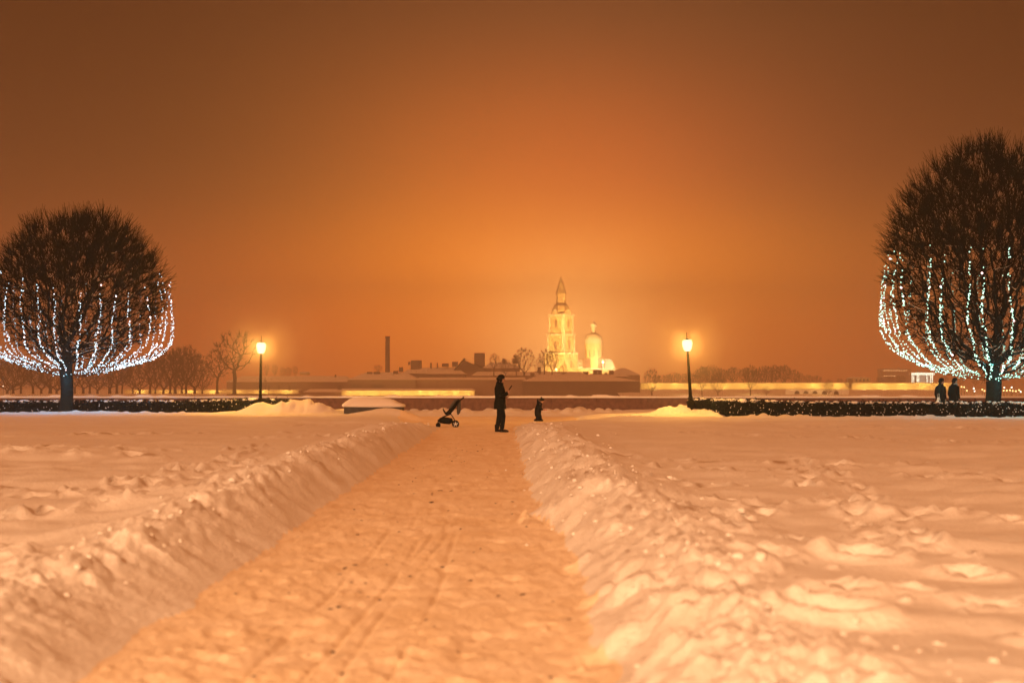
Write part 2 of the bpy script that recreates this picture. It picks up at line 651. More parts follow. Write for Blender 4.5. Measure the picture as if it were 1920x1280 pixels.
def clod(cx, cy, r, h, a=0.0, asp=1.0):
    w = window(cx, cy, r * 1.6, r * 1.6)
    if w is None:
        return
    x, y = XX[w] - cx, YY[w] - cy
    u = (x * math.cos(a) + y * math.sin(a)) / asp
    v = (-x * math.sin(a) + y * math.cos(a)) * asp
    d2 = (u * u + v * v) / (r * r)
    Z[w] += h * np.clip(1 - d2, 0, 1) ** 0.6


def mound(cx, cy, rx, ry, h, p=1.0):
    w = window(cx, cy, rx * 2.2, ry * 2.2)
    if w is None:
        return
    x, y = (XX[w] - cx) / rx, (YY[w] - cy) / ry
    Z[w] += h * np.exp(-(x * x + y * y) ** p)


def px_ground(px, py, z=0.27):
    v = (724.0 - py) / FPX
    Y = (z - CAMH) / v
    return (px - 960.0) / FPX * Y, Y


# trails of footprints seen as rows of bright rims
trails = [((1270, 878), (1990, 895)), ((1180, 862), (1700, 872)), ((1290, 815), (1960, 835)), ((1440, 1035), (2050, 1060)),
          ((1060, 945), (1560, 935)), ((1180, 990), (1490, 935)), ((1500, 860), (1700, 1010)), ((-60, 852), (420, 858)),
          ((-60, 840), (300, 846)), ((-100, 905), (220, 915)), ((180, 915), (520, 900)), ((470, 822), (790, 818)),
          ((-100, 968), (300, 935)), ((1560, 1085), (2000, 1110)), ((1400, 1150), (2000, 1190)), ((1520, 800), (2000, 808)),
          ((560, 800), (760, 795)), ((40, 930), (420, 870)), ((-80, 820), (560, 812)), ((300, 905), (500, 840)), ((1150, 900), (1500, 905)), ((1300, 960), (1480, 1000)), ((1700, 950), (1990, 960)), ((-100, 1010), (120, 1040)), ((300, 870), (640, 862))]
for (a, b) in trails:
    p, q = Vector(px_ground(*a)), Vector(px_ground(*b))
    n = max(3, int((q - p).length / 0.55))
    ang = math.atan2(q.y - p.y, q.x - p.x)
    for i in range(n + 1):
        c = p.lerp(q, i / n)
        j = 0.17 if i % 2 else -0.17
        c = c + Vector((-math.sin(ang), math.cos(ang))) * (j + random.uniform(-.12, .12)) + Vector((random.uniform(-.15, .15), 0))
        if left_edge(c.y) - 1.3 < c.x < 1.6:
            continue
        if random.random() < 0.85:
            footprint(c.x, c.y, ang + random.uniform(-.3, .3), random.uniform(.05, .11), random.uniform(.13, .2))
        for _ in range(random.randint(0, 3)):
            clod(c.x + random.uniform(-.5, .5), c.y + random.uniform(-.4, .4), random.uniform(.02, .06), random.uniform(.02, .05), random.uniform(0, 3))
# larger separate mounds and blocks that catch the light
for (px, py, rx, ry, h) in ((1730, 1008, .34, .26, .10), (1845, 1012, .45, .2, .07), (1455, 1015, .5, .3, .09), (1540, 1028, .5, .3, .08),
                            (1330, 930, .35, .25, .10), (1640, 948, .3, .25, .07), (1650, 980, .3, .22, .07), (1290, 1065, .5, .3, .08),
                            (1480, 1150, .5, .25, .07), (1700, 1145, .6, .25, .06), (1620, 1230, .7, .2, .07), (1240, 880, .3, .2, .07),
                            (1130, 858, .26, .16, .10), (1190, 862, .3, .16, .09), (230, 940, .4, .3, .12), (290, 925, .35, .3, .12),
                            (60, 985, .6, .25, .08), (380, 890, .3, .3, .08), (690, 810, .4, .3, .08), (350, 833, .5, .3, .08),
                            (230, 822, .7, .3, .07), (1370, 870, .5, .2, .08), (1600, 885, .6, .2, .07), (20, 885, .6, .3, .07)):
    x, y = px_ground(px, py)
    mound(x, y, rx * 1.25, ry * 1.2, h * 0.6, 1.3)
for (px, py) in ((1342, 883), (1690, 893), (1760, 893), (1640, 885), (1150, 818), (1290, 970), (1352, 972), (1380, 978), (1100, 845), (1225, 911),
                 (1600, 985), (1610, 1028), (1800, 1032), (1830, 1034), (1700, 1030), (1540, 1033)):
    x, y = px_ground(px, py)
    clod(x, y, random.uniform(.06, .11), random.uniform(.025, .05), random.uniform(0, 3))
# big blocks on the banks
for i in range(230):
    y = 4.5 + 46 * random.random() ** 1.5
    if random.random() < 0.42:
        x = float(left_edge(y)) - abs(random.gauss(0.68, 0.22))
    else:
        x = float(right_edge(np.array(y))) + abs(random.gauss(0.7, 0.42))
    r = random.uniform(0.04, 0.13)
    clod(x, y, r, r * random.uniform(0.25, 0.55), random.uniform(0, 3), random.uniform(0.75, 1.3))
for (px, py, r) in ((1120, 1040, .13), (1085, 985, .12), (1160, 1110, .12), (1180, 1060, .16), (1240, 1160, .15), (1300, 1210, .12), (1285, 1105, .14),
                    (478, 918, .14), (208, 1028, .1), (720, 825, .18), (705, 828, .16), (600, 875, .15), (650, 850, .12)):
    x, y = px_ground(px, py, 0.33)
    clod(x, y, r, r * 0.5, random.uniform(0, 3))
# spill of clods onto the path
for i in range(90):
    y = 5 + 40 * random.random() ** 1.6
    side = random.random() < 0.4
    x = (float(left_edge(y)) + abs(random.gauss(0, .14))) if side else (float(right_edge(np.array(y))) - abs(random.gauss(0, .16)))
    r = random.uniform(.012, .04)
    clod(x, y, r, r * 0.9, random.uniform(0, 3))
for i in range(26):
    y = random.gauss(14.9, 0.25)
    x = random.uniform(0.12, 0.5)
    r = random.uniform(.03, .075)
    clod(x, y, r, r * 0.8, random.uniform(0, 3))
for k in range(7):
    x0_, w_ = -1.75 + 0.33 * k, random.uniform(.1, .3)
    y = 4.5 + random.random()
    while y < 40:
        y += random.uniform(0.55, 0.8)
        x = x0_ + w_ * math.sin(y * 0.21 + k * 2.1)
        if random.random() < 0.75:
            footprint(x + random.choice((-.09, .09)), y, math.pi / 2 + random.uniform(-.25, .25), random.uniform(.008, .018), 0.125)
# heaps round the lamps
for (px, Yd, rx, ry, h) in ((520, 57.6, 1.2, .9, .22), (572, 57.4, .9, .8, .24), (470, 57.8, .6, .6, .16), (600, 57.0, .7, .7, .24), (535, 57.0, .5, .5, .2), (430, 58.5, .7, .6, .10), (490, 57.5, .5, .5, .22),
                            (1268, 55.6, .6, .6, .24), (1295, 56.0, .8, .5, .2), (1345, 55.4, .8, .5, .22), (1390, 54.0, .6, .5, .12), (1240, 55.4, .5, .5, .18), (1320, 54.0, .9, .4, .08),
                            (700, 55.2, 1.2, .7, .1), (752, 56.0, 1.1, .5, .30), (720, 55.6, 1.0, .4, .12), (645, 59, .8, .6, .2)):
    x = (px - 960) / FPX * Yd
    mound(x, Yd, rx, ry, h)
hp = np.exp(-((XX + 8.6) / 1.8) ** 2 - ((YY - 57.5) / 1.3) ** 2) + np.exp(-((XX - 6.8) / 1.7) ** 2 - ((YY - 55.3) / 1.1) ** 2)
Z += 0.75 * np.clip(hp, 0, 1) * (0.9 * lumps(XX, YY, 0.42, 111, 0.6) + 0.9 * lumps(XX, YY, 0.2, 121, 0.6) + 0.3 * fbm(XX * 1.6, YY * 1.6, 131, 5, 0.6))
rim = np.exp(-((YY - 51.4) / 0.35) ** 2) * sstep(7, 9, XX) + np.exp(-((YY - 61.3) / 0.45) ** 2) * (1 - sstep(-12.5, -10.5, XX))
Z += rim * (0.10 * (fbm(XX * 1.0, YY * 1.0, 141, 4) + 0.25) + 0.4 * lumps(XX, YY, 0.3, 143, 0.4))

# micro relief; trampled path with wheel tracks
Z += (1 - onpath) * (0.022 * fbm(XX * 3.0, YY * 3.0, 65, 4) + 0.006 * fbm(XX * 14, YY * 14, 66, 3))
Z += onpath * (0.045 * fbm(XX * 1.6, YY * 1.1, 67, 3) + 0.042 * fbm(XX * 6.5, YY * 4.5, 68, 4, 0.6) + 0.020 * fbm(XX * 20, YY * 15, 69, 3) * (YY < 32))
for off, ph in ((-0.93, 0.2), (-0.80, 0.2), (-0.99, 1.9), (-0.62, 2.9), (-1.25, 0.9)):
    c = off + 0.05 * np.sin(YY * 0.55 + ph) + 0.018 * (YY - 7)* (off > -1.0) * (YY < 14) 
    g = np.exp(-((XX - c) / 0.016) ** 2) * (YY < 19) * sstep(19, 13, YY)
    amp = 0.022 * sstep(-0.15, 0.15, fbm(XX * 0 + off * 9, YY * 0.8, 71, 3) + 0.08)
    Z -= g * amp
Z = np.maximum(Z, -0.06)

V = np.stack([XX, YY, Z], -1).reshape(-1, 3)
idx = np.arange(NY * NT).reshape(NY, NT)
F = np.stack([idx[:-1, :-1], idx[:-1, 1:], idx[1:, 1:], idx[1:, :-1]], -1).reshape(-1, 4)
dlf = np.maximum(dl, dr)
fm = (0.25 * (dlf[:-1, :-1] + dlf[:-1, 1:] + dlf[1:, 1:] + dlf[1:, :-1])).reshape(-1)
sqn = (sq + 0.5 * fbm(XX * 0.7, YY * 0.7, 171, 4))
sqf = (0.5 * (sqn[:-1, :-1] + sqn[1:, 1:])).reshape(-1)
yf = 0.5 * (YY[:-1, :-1] + YY[1:, 1:]).reshape(-1)
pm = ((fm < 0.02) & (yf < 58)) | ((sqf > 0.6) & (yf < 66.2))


def split_mesh(name, mask, mat):
    f = F[mask]
    used = np.unique(f)
    remap = np.zeros(len(V), dtype=np.int64)
    remap[used] = np.arange(len(used))
    return fast_mesh(name, V[used], remap[f], mat)


tag(split_mesh('snow_ground', ~pm, SNOW), kind='structure')
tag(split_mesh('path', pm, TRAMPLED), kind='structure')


def height_at(x, y):
    j = int(np.clip(np.searchsorted(yy, y), 0, NY - 1))
    i = int(np.clip(np.searchsorted(tt, x / (yy[j] + 2.5)), 0, NT - 1))
    return float(Z[j, i])


g = MB()
g.add([(-420, -180, -0.12), (420, -180, -0.12), (420, 73, -0.12), (-420, 73, -0.12)], [(0, 1, 2, 3)])
tag(g.build('ground', SNOW, smooth=False), kind='structure')
g = MB()
g.add([(-1200, 70.6, -4.5), (1200, 70.6, -4.5), (1200, 2650, -4.5), (-1200, 2650, -4.5)], [(0, 1, 2, 3)])
tag(g.build('river', FARSNOW, smooth=False), kind='structure')

# loose lumps lying on the banks
cv, cf = [], []
_ico = MB().ball((0, 0, 0), 1.0, 7, 5)
iv = np.array(_ico.v)
quads = [f if len(f) == 4 else (f[0], f[1], f[2], f[2]) for f in _ico.f]
tri = []
for f in _ico.f:
    tri.append((f[0], f[1], f[2]))
    if len(f) == 4:
        tri.append((f[0], f[2], f[3]))
tri = np.array(tri)
base = 0
for i in range(1000):
    y = 4.6 + 50 * random.random() ** 1.55
    if random.random() < 0.40:
        x = float(left_edge(y)) - random.gauss(0.72, 0.22)
    else:
        x = float(right_edge(np.array(y))) + random.gauss(0.72, 0.42)
    r = random.uniform(0.006, 0.022) * (1 + (random.random() < 0.10))
    sc = np.array([random.uniform(.7, 1.3), random.uniform(.7, 1.3), random.uniform(.5, .95)]) * r
    jit = 1 + RNG.uniform(-.22, .22, (len(iv), 1))
    v = iv * jit * sc + np.array([x, y, height_at(x, y) + r * 0.05])
    cv.append(v)
    cf.append(tri + base)
    base += len(iv)
tag(fast_mesh('snow_lumps', np.concatenate(cv), np.concatenate(cf), SNOW), kind='stuff')

gm = MB()
for i in range(150):
    y = 5 + 35 * random.random() ** 1.5
    x = random.uniform(-1.95, 0.2)
    if random.random() < .5:
        x = random.gauss(-1.2, .25)
    r = random.uniform(.004, .013) * (1.6 if random.random() < .08 else 1)
    gm.ball((x, y, height_at(x, y) + r * .3), (r * random.uniform(.8, 2), r, r * .5), 6, 4, .3)
GRIT = material('wet_grit', (0.10, 0.055, 0.03), 0.8, 0.4, 30)
tag(gm.build('grit', GRIT), kind='stuff')

# ------------------------------------------------------------------ granite parapet along the river
WALLY = 69.6
wall = empty('embankment_wall', (0, WALLY, 0))
tag(wall, 'long low reddish granite parapet with a snow cap running behind the hedges', 'wall')
m = MB()
wx = -64.0
while wx < 64:
    w = random.uniform(2.2, 2.7)
    m.box((wx + w / 2, 0.3, 0.33), (w - 0.012, 0.6, 1.06 + random.uniform(-.008, .008)))
    wx += w
m.build('stone_course', GRANITE, wall, smooth=False)
n = 1200
xs = np.linspace(-64, 64, n)
hh = 0.07 + 0.05 * (fbm(xs * 0.9, xs * 0 + 3, 5, 4) + 0.5) + 0.06 * sstep(0.05, 0.3, fbm(xs * 1.7, xs * 0, 9, 3))
pv = []
prof = [(-0.06, 0.0), (-0.085, 0.45), (-0.04, 0.85), (0.1, 1.0), (0.5, 1.0), (0.64, 0.8), (0.68, 0.0)]
for i, x in enumerate(xs):
    for (py_, k) in prof:
        pv.append((x, py_ + 0.012 * math.sin(x * 7) + random.uniform(-.006, .006), 0.862 + hh[i] * k))
pf = []
P = len(prof)
for i in range(n - 1):
    for j in range(P - 1):
        pf.append((i * P + j, (i + 1) * P + j, (i + 1) * P + j + 1, i * P + j + 1))
fast_mesh('snow_cap', pv, pf, SNOW, wall)

# ------------------------------------------------------------------ low granite block under snow
bx = at(702, 770, 57).x
blk = empty('granite_block', (bx, 57.0, 0.0))
tag(blk, 'low dark granite block under a thick slanted snow cap in front of the parapet', 'stone block')
m = MB()
m.box((0, 0, 0.30), (2.30, 1.2, 0.62))
m.build('stone_body', DARKSTONE, blk, smooth=False)
m = MB()
rings = [(1.22, 0.66, 0.612), (1.25, 0.69, 0.66), (1.22, 0.66, 0.70), (1.05, 0.55, 0.82), (0.86, 0.42, 0.93), (0.70, 0.33, 0.965), (0.4, 0.2, 0.975)]
K = 36
vs = []
for q, (ax, ay, z) in enumerate(rings):
    for j in range(K):
        a = 2 * math.pi * j / K
        ca, sa = math.cos(a), math.sin(a)
        e = 0.32
        x = ax * math.copysign(abs(ca) ** e, ca)
        y = ay * math.copysign(abs(sa) ** e, sa)
        skew = -0.14 * (z - 0.6) / 0.4 if x < 0 else -0.10 * (z - .6) / .4
        vs.append((x + skew + random.uniform(-.012, .012), y, z + random.uniform(-.008, .008) - 0.05 * max(0, x) * (q > 2)))
fs = []
for q in range(len(rings) - 1):
    for j in range(K):
        fs.append((q * K + j, q * K + (j + 1) % K, (q + 1) * K + (j + 1) % K, (q + 1) * K + j))
fs.append(tuple((len(rings) - 1) * K + j for j in range(K)))
fs.append(tuple(range(K - 1, -1, -1)))
m.add(vs, fs)
m.build('snow_cap', SNOW, blk)


# ------------------------------------------------------------------ trees
def prisms(P0, P1, r0, r1, k):
    """Independent tapered prisms for every edge, arrays in, (V, F) out."""
    n = len(P0)
    d = P1 - P0
    ln = np.linalg.norm(d, axis=1, keepdims=True)
    d = d / np.maximum(ln, 1e-6)
    ref = np.where(np.abs(d[:, 2:3]) > 0.9, np.array([[1.0, 0, 0]]), np.array([[0, 0, 1.0]]))
    s = np.cross(d, ref)
    s /= np.maximum(np.linalg.norm(s, axis=1, keepdims=True), 1e-6)
    u = np.cross(d, s)
    a = np.linspace(0, 2 * np.pi, k, endpoint=False)
    ring = s[:, None, :] * np.cos(a)[None, :, None] + u[:, None, :] * np.sin(a)[None, :, None]
    A = P0[:, None, :] + ring * r0[:, None, None]
    B = P1[:, None, :] + ring * r1[:, None, None]
    Vv = np.concatenate([A, B], 1).reshape(-1, 3)
    b = (np.arange(n) * 2 * k)[:, None]
    j = np.arange(k)[None, :]
    j2 = (j + 1) % k
    Ff = np.stack([b + j, b + j2, b + k + j2, b + k + j], -1).reshape(-1, 4)
    return Vv, Ff


def grow(rng, attr, start, step, infl, kill, iters=140, droop=0.0):
    """Space colonisation: returns positions and parents."""
    pos = [np.array(p, float) for p in start]
    par = [-1] + list(range(len(start) - 1))
    A = attr.copy()
    Pn = np.array(pos)
    D = ((A[:, None, :] - Pn[None]) ** 2).sum(-1)
    near = D.argmin(1)
    nd = D[np.arange(len(A)), near]
    grown_dirs = {}
    for it in range(iters):
        act = nd < infl * infl
        if not act.any():
            break
        ids = near[act]
        dv = A[act] - Pn[ids]
        dv /= np.maximum(np.linalg.norm(dv, axis=1, keepdims=True), 1e-6)
        acc = np.zeros((len(Pn), 3))
        np.add.at(acc, ids, dv)
        u = np.unique(ids)
        dd = acc[u]
        dd += rng.normal(0, 0.28, dd.shape) * np.linalg.norm(dd, axis=1, keepdims=True)
        l = np.linalg.norm(dd, axis=1, keepdims=True)
        dd = dd / np.maximum(l, 1e-6)
        new = Pn[u] + dd * step
        ok = []
        for q, uu in enumerate(u):
            c = grown_dirs.get(uu, 0)
            if c >= 4:
                continue
            grown_dirs[uu] = c + 1
            ok.append(q)
        if not ok:
            break
        new = new[ok]
        n0 = len(Pn)
        par.extend(int(x) for x in u[ok])
        Pn = np.concatenate([Pn, new])
        Dn = ((A[:, None, :] - new[None]) ** 2).sum(-1)
        k2 = Dn.argmin(1)
        m2 = Dn[np.arange(len(A)), k2]
        upd = m2 < nd
        near[upd] = n0 + k2[upd]
        nd[upd] = m2[upd]
        keep = nd > kill * kill
        A, near, nd = A[keep], near[keep], nd[keep]
        if len(A) == 0:
            break
    return Pn, np.array(par)


def tree_skeleton(seed, H, crown_c, crown_r, natt, trunk_h, step, r_trunk, flat_bottom=0.6, tipr=0.006, expo=2.3, shell=0.5, infl=1.6, kill=None):
    rng = np.random.default_rng(seed)
    pts = []
    while len(pts) < natt:
        q = rng.normal(0, 1, (natt, 3))
        q /= np.linalg.norm(q, axis=1, keepdims=True)
        rr = np.where(rng.random((natt, 1)) < shell, 0.78 + 0.22 * rng.random((natt, 1)), rng.random((natt, 1)) ** (1 / 3))
        q = q * rr
        q[:, 2] = np.where(q[:, 2] < 0, q[:, 2] * flat_bottom, q[:, 2])
        lump = 1 + 0.05 * np.sin(q[:, 0:1] * 7 + seed) * np.cos(q[:, 1:2] * 6 - seed)
        q = q * lump
        pts.extend((np.array(crown_c) + q * np.array(crown_r)).tolist())
    A = np.array(pts[:natt])
    n0 = max(3, int(trunk_h / step))
    start = [(0.04 * math.sin(i * 0.5 + seed), 0.04 * math.cos(i * 0.37), trunk_h * i / n0) for i in range(n0 + 1)]
    P_, par = grow(rng, A, start, step, infl, kill or step * 1.9)
    n = len(P_)
    rad_ = np.zeros(n)
    kids = np.zeros(n)
    for i in range(n - 1, 0, -1):
        if kids[i] == 0:
            rad_[i] = tipr ** expo
        rad_[par[i]] += rad_[i]
        kids[par[i]] += 1
    rad_[0] = max(rad_[0], rad_[1])
    rad_ = rad_ ** (1 / expo)
    rad_ *= 1.0
    sc = r_trunk / rad_[0]
    if sc < 1:
        rad_ = np.where(rad_ > 0.02, 0.02 + (rad_ - 0.02) * (r_trunk - 0.02) / (rad_[0] - 0.02), rad_)
    else:
        w = rad_ / rad_[0]
        rad_ = rad_ * (1 + (sc - 1) * w ** 0.3)
    # smooth positions a little, so limbs curve
    for _ in range(2):
        avg = P_.copy()
        cnt = np.ones(n)
        np.add.at(avg, par[1:], P_[1:])
        np.add.at(cnt, par[1:], 1)
        avg[1:] += P_[par[1:]]
        cnt[1:] += 1
        sm = avg / cnt[:, None]
        sm[0] = P_[0]
        P_ = 0.5 * P_ + 0.5 * sm
    return rng, P_, par, rad_, kids


def twigs(rng, P_, par, kids, center, per_tip, length, r0, r1, upward=0.35, frac_side=0.35, spread=0.5):
    tips = np.where(kids == 0)[0]
    side = np.where(kids == 1)[0]
    side = side[rng.random(len(side)) < frac_side]
    up_ = np.clip((P_[tips][:, 2] - center[2] + 1.2) / 3.2, 0, 1)
    cnt = np.round(per_tip * (0.8 + 0.7 * up_) * rng.uniform(0.5, 1.5, len(tips))).astype(int)
    src = np.concatenate([np.repeat(tips, cnt), side])
    d0 = P_[src] - P_[np.maximum(par[src], 0)]
    d0 /= np.maximum(np.linalg.norm(d0, axis=1, keepdims=True), 1e-6)
    rd = P_[src] - np.array(center)
    rd /= np.maximum(np.linalg.norm(rd, axis=1, keepdims=True), 1e-6)
    d = 0.5 * d0 + 0.9 * rd + rng.normal(0, spread, d0.shape) + np.array([0, 0, upward])
    d /= np.maximum(np.linalg.norm(d, axis=1, keepdims=True), 1e-6)
    ln = length * rng.uniform(0.45, 1.25, (len(src), 1)) * (0.62 + 0.42 * np.clip((P_[src][:, 2:3] - center[2] + 0.8) / 2.0, 0, 1))
    A = P_[src]
    Bm = A + d * ln * 0.5 + rng.normal(0, 0.03, A.shape) * length
    d2 = d + np.array([0, 0, 0.25]) + rng.normal(0, 0.12, d.shape)
    C = Bm + d2 / np.linalg.norm(d2, axis=1, keepdims=True) * ln * 0.5
    n = len(src)
    q0, q1, q2 = np.full(n, r0), np.full(n, (r0 + r1) / 2), np.full(n, r1)
    return np.concatenate([A, Bm]), np.concatenate([Bm, C]), np.concatenate([q0, q1]), np.concatenate([q1, q2])


def make_tree(name, label, cat, seed, loc, H, cc, cr, natt, trunk_h, step, r_trunk, thick, twig, bark, snow=False, group=None, flat=0.6, tipr=0.006, infl=1.6, shell=0.5, expo=2.3, kill=None, upward=.35):
    rng, P_, par, R_, kids = tree_skeleton(seed, H, cc, cr, natt, trunk_h, step, r_trunk, flat, tipr, expo=expo, infl=infl, shell=shell, kill=kill)
    root = empty(name, loc)
    tag(root, label, cat, group)
    a, b = P_[par[1:]], P_[1:]
    ra, rb = R_[par[1:]], R_[1:]
    ra = np.minimum(ra, np.maximum(rb * 1.35, rb + 0.004))
    # flare at the root
    fl = np.clip(1 - a[:, 2] / 0.5, 0, 1)
    ra = ra * (1 + 0.35 * fl)
    fl = np.clip(1 - b[:, 2] / 0.5, 0, 1)
    rb = rb * (1 + 0.35 * fl)
    big = np.maximum(ra, rb) > thick
    Vt, Ft = prisms(a[big], b[big], ra[big], rb[big], 9)
    # knuckles where thick pieces meet hide the seams
    fast_mesh('trunk', Vt, Ft, bark, root)
    V1, F1 = prisms(a[~big], b[~big], ra[~big], rb[~big], 4)
    A2, B2, q0, q1 = twigs(rng, P_, par, kids, cc, *twig, upward=upward)
    V2, F2 = prisms(A2, B2, q0, q1, 3)
    fast_mesh('crown', np.concatenate([V1, V2]), np.concatenate([F1, F2 + len(V1)]), bark, root)
    if snow:
        d = b - a
        flatm = (np.abs(d[:, 2]) < 0.62 * np.linalg.norm(d, axis=1)) & (rb > 0.013) & (rng.random(len(d)) < 0.75)
        up = np.array([0, 0, 1.0])
        Vs, Fs = prisms(a[flatm] + up * (ra[flatm] * 0.75)[:, None], b[flatm] + up * (rb[flatm] * 0.75)[:, None], ra[flatm] * 0.7 + .003, rb[flatm] * 0.7 + .003, 5)
        fast_mesh('branch_snow', Vs, Fs, SNOW, root)['kind'] = 'stuff'
    return root


TL = at(124, 766, 61.6)
TR = at(1862, 780, 54.5)
tree_l = make_tree('linden_tree', 'bare round-clipped linden with string lights, standing near the left lamp post', 'tree', 11, (TL.x, 61.6, 0.18), 9.2,
                   (0.5, 0, 4.95), (3.55, 3.55, 3.65), 8500, 1.75, 0.17, 0.27, 0.03, (10, 0.74, 0.0105, 0.005), BARK, snow=True, flat=0.74, infl=1.5, shell=0.5, kill=0.27)
tree_r = make_tree('linden_tree', 'tallest bare clipped linden, strung with teal lights behind the couple at the hedge', 'tree', 23, (TR.x, 54.5, 0.0), 10.4,
                   (0.1, 0, 5.75), (3.95, 3.9, 4.85), 9500, 2.0, 0.17, 0.29, 0.03, (10, 0.74, 0.0100, 0.005), BARK, snow=True, flat=0.80, infl=1.5, shell=0.5, kill=0.27)


# ------------------------------------------------------------------ strings of lights hung on the trees
_o = np.array([(1, 0, 0), (-1, 0, 0), (0, 1, 0), (0, -1, 0), (0, 0, 1), (0, 0, -1)], float)
_of = np.array([(0, 2, 4), (2, 1, 4), (1, 3, 4), (3, 0, 4), (2, 0, 5), (1, 2, 5), (3, 1, 5), (0, 3, 5)])


def strand(root_loc, cc, prof, az, mats, label, group, spacing, br, big_p, rng, ztop):
    """A wire hung over the crown from ztop down to the trunk, bulbs along it. prof: (z, r)."""
    zs = [p[0] for p in prof]
    rs = [p[1] for p in prof]
    path = []
    N = 60
    for i in range(N):
        t = i / (N - 1)
        # arc-length-ish parameter through the profile points
        s = t * (len(prof) - 1)
        k = min(int(s), len(prof) - 2)
        f = s - k
        z = zs[k] * (1 - f) + zs[k + 1] * f
        r = rs[k] * (1 - f) + rs[k + 1] * f
        if z > ztop:
            continue
        a = az + 0.018 * math.sin(t * 7 + az * 5) + 0.008 * math.sin(t * 23 + az * 11)
        r *= 1 + 0.014 * math.sin(t * 14 + az * 7)
        path.append(np.array((cc[0] * min(1, r / 2.0) + r * math.cos(a), r * math.sin(a), z + 0.05 * math.sin(t * 17 + az * 3))))
    path = np.array(path)
    seg = np.linalg.norm(np.diff(path, axis=0), axis=1)
    cum = np.concatenate([[0], np.cumsum(seg)])
    nb = int(cum[-1] / spacing)
    u = np.sort(rng.uniform(0, cum[-1], nb) * 0.35 + np.linspace(0, cum[-1], nb) * 0.65)
    C = np.stack([np.interp(u, cum, path[:, i]) for i in range(3)], -1)
    C += rng.normal(0, 0.022, C.shape)
    keep_ = rng.random(nb) < np.clip(0.45 + 0.55 * (np.hypot(C[:, 0], C[:, 1]) - 1.0) / 2.2, 0.45, 1.0)
    C = C[keep_]
    nb = len(C)
    rr = np.full(nb, br) * rng.uniform(0.75, 1.25, nb)
    blob = rng.random(nb) < big_p
    rr = np.where(blob, rr * 1.7, rr)
    Vb = (C[:, None, :] + _o[None] * rr[:, None, None]).reshape(-1, 3)
    Fb = (_of[None] + (np.arange(nb) * 6)[:, None, None]).reshape(-1, 3)
    mi = np.repeat(np.where(blob, 2, 1), 8)
    w0, w1 = path[:-1], path[1:]
    Vw, Fw = prisms(w0, w1, np.full(len(w0), .005), np.full(len(w0), .005), 3)
    Fw = np.concatenate([Fw[:, [0, 1, 2]], Fw[:, [0, 2, 3]]])
    Vv = np.concatenate([Vb, Vw])
    Ff = np.concatenate([Fb, Fw + len(Vb)])
    mi = np.concatenate([mi, np.zeros(len(Fw), int)])
    o = fast_mesh('light_string', Vv, Ff, mats, smooth=False, mi=mi)
    o.location = root_loc
    tag(o, label, 'string lights', group)
    return o


rng = np.random.default_rng(5)
profL = [(6.4, 3.6), (5.8, 3.82), (5.0, 3.95), (4.2, 4.0), (3.6, 3.98), (3.0, 3.85), (2.6, 3.4), (2.3, 2.75), (2.0, 1.8), (1.82, 1.0), (1.68, 0.33)]
profR = [(7.4, 3.6), (6.4, 4.05), (5.2, 4.25), (4.4, 4.28), (3.6, 4.2), (3.1, 3.95), (2.6, 3.45), (2.25, 2.9), (2.0, 2.1), (1.85, 1.35), (1.7, .36)]
NS = 32
for k in range(NS):
    az = 2 * math.pi * (k + 0.35) / NS + rng.uniform(-.05, .05)
    side = 'near side' if math.sin(az) < 0 else 'far side'
    strand((TL.x, 61.6, 0.18), (0.5, 0, 0), profL, az, [IRON, BULBB, BULBP],
           'string of small blue-white bulbs hanging down the %s of the smaller linden' % side, 'string lights on the %s of the smaller linden' % side,
           0.082, 0.021, 0.035, rng, 5.95 + rng.uniform(-.2, .2))
for k in range(NS):
    az = 2 * math.pi * (k + 0.1) / NS + rng.uniform(-.05, .05)
    side = 'near side' if math.sin(az) < 0 else 'far side'
    strand((TR.x, 54.5, 0.0), (0.1, 0, 0), profR, az, [IRON, BULBW, BULBP],
           'string of teal-white bulbs hanging down the %s of the tallest linden' % side, 'string lights on the %s of the tallest linden' % side,
           0.084, 0.0235, 0.015, rng, 6.95 + rng.uniform(-.45, .2))
# the bulbs' own light, gathered at a few points along the strings
for (T, Yt, rgb) in ((TL, 61.6, (0.06, 0.60, 1.0)), (TR, 54.5, (0.03, 0.75, 0.80))):
    for k in range(6):
        a = 2 * math.pi * (k + 0.25) / 6
        point_light('string_glow', (T.x + 2.9 * math.cos(a), Yt + 2.9 * math.sin(a), 2.15), 45, rgb, 0.15)
    point_light('string_glow', (T.x + 0.3, Yt - 0.9, 1.75), 22, rgb, 0.1)


# ------------------------------------------------------------------ street lamps
def mist_round(c, radius, dens):
    """Ball of denser mist added round a lamp to give its halo."""
    m = MB()
    m.ball((0, 0, 0), radius, 36, 24)
    mt = bpy.data.materials.new('lamp_halo_mist')
    mt.use_nodes = True
    nt = mt.node_tree
    for n in list(nt.nodes):
        nt.nodes.remove(n)
    v = nt.nodes.new('ShaderNodeVolumePrincipled')
    v.inputs['Color'].default_value = (0.97, 0.95, 0.9, 1)
    v.inputs['Density'].default_value = dens
    v.inputs['Anisotropy'].default_value = 0.2
    o_ = nt.nodes.new('ShaderNodeOutputMaterial')
    nt.links.new(v.outputs[0], o_.inputs['Volume'])
    o = m.build('mist', mt)
    o.location = c
    tag(o, kind='stuff')


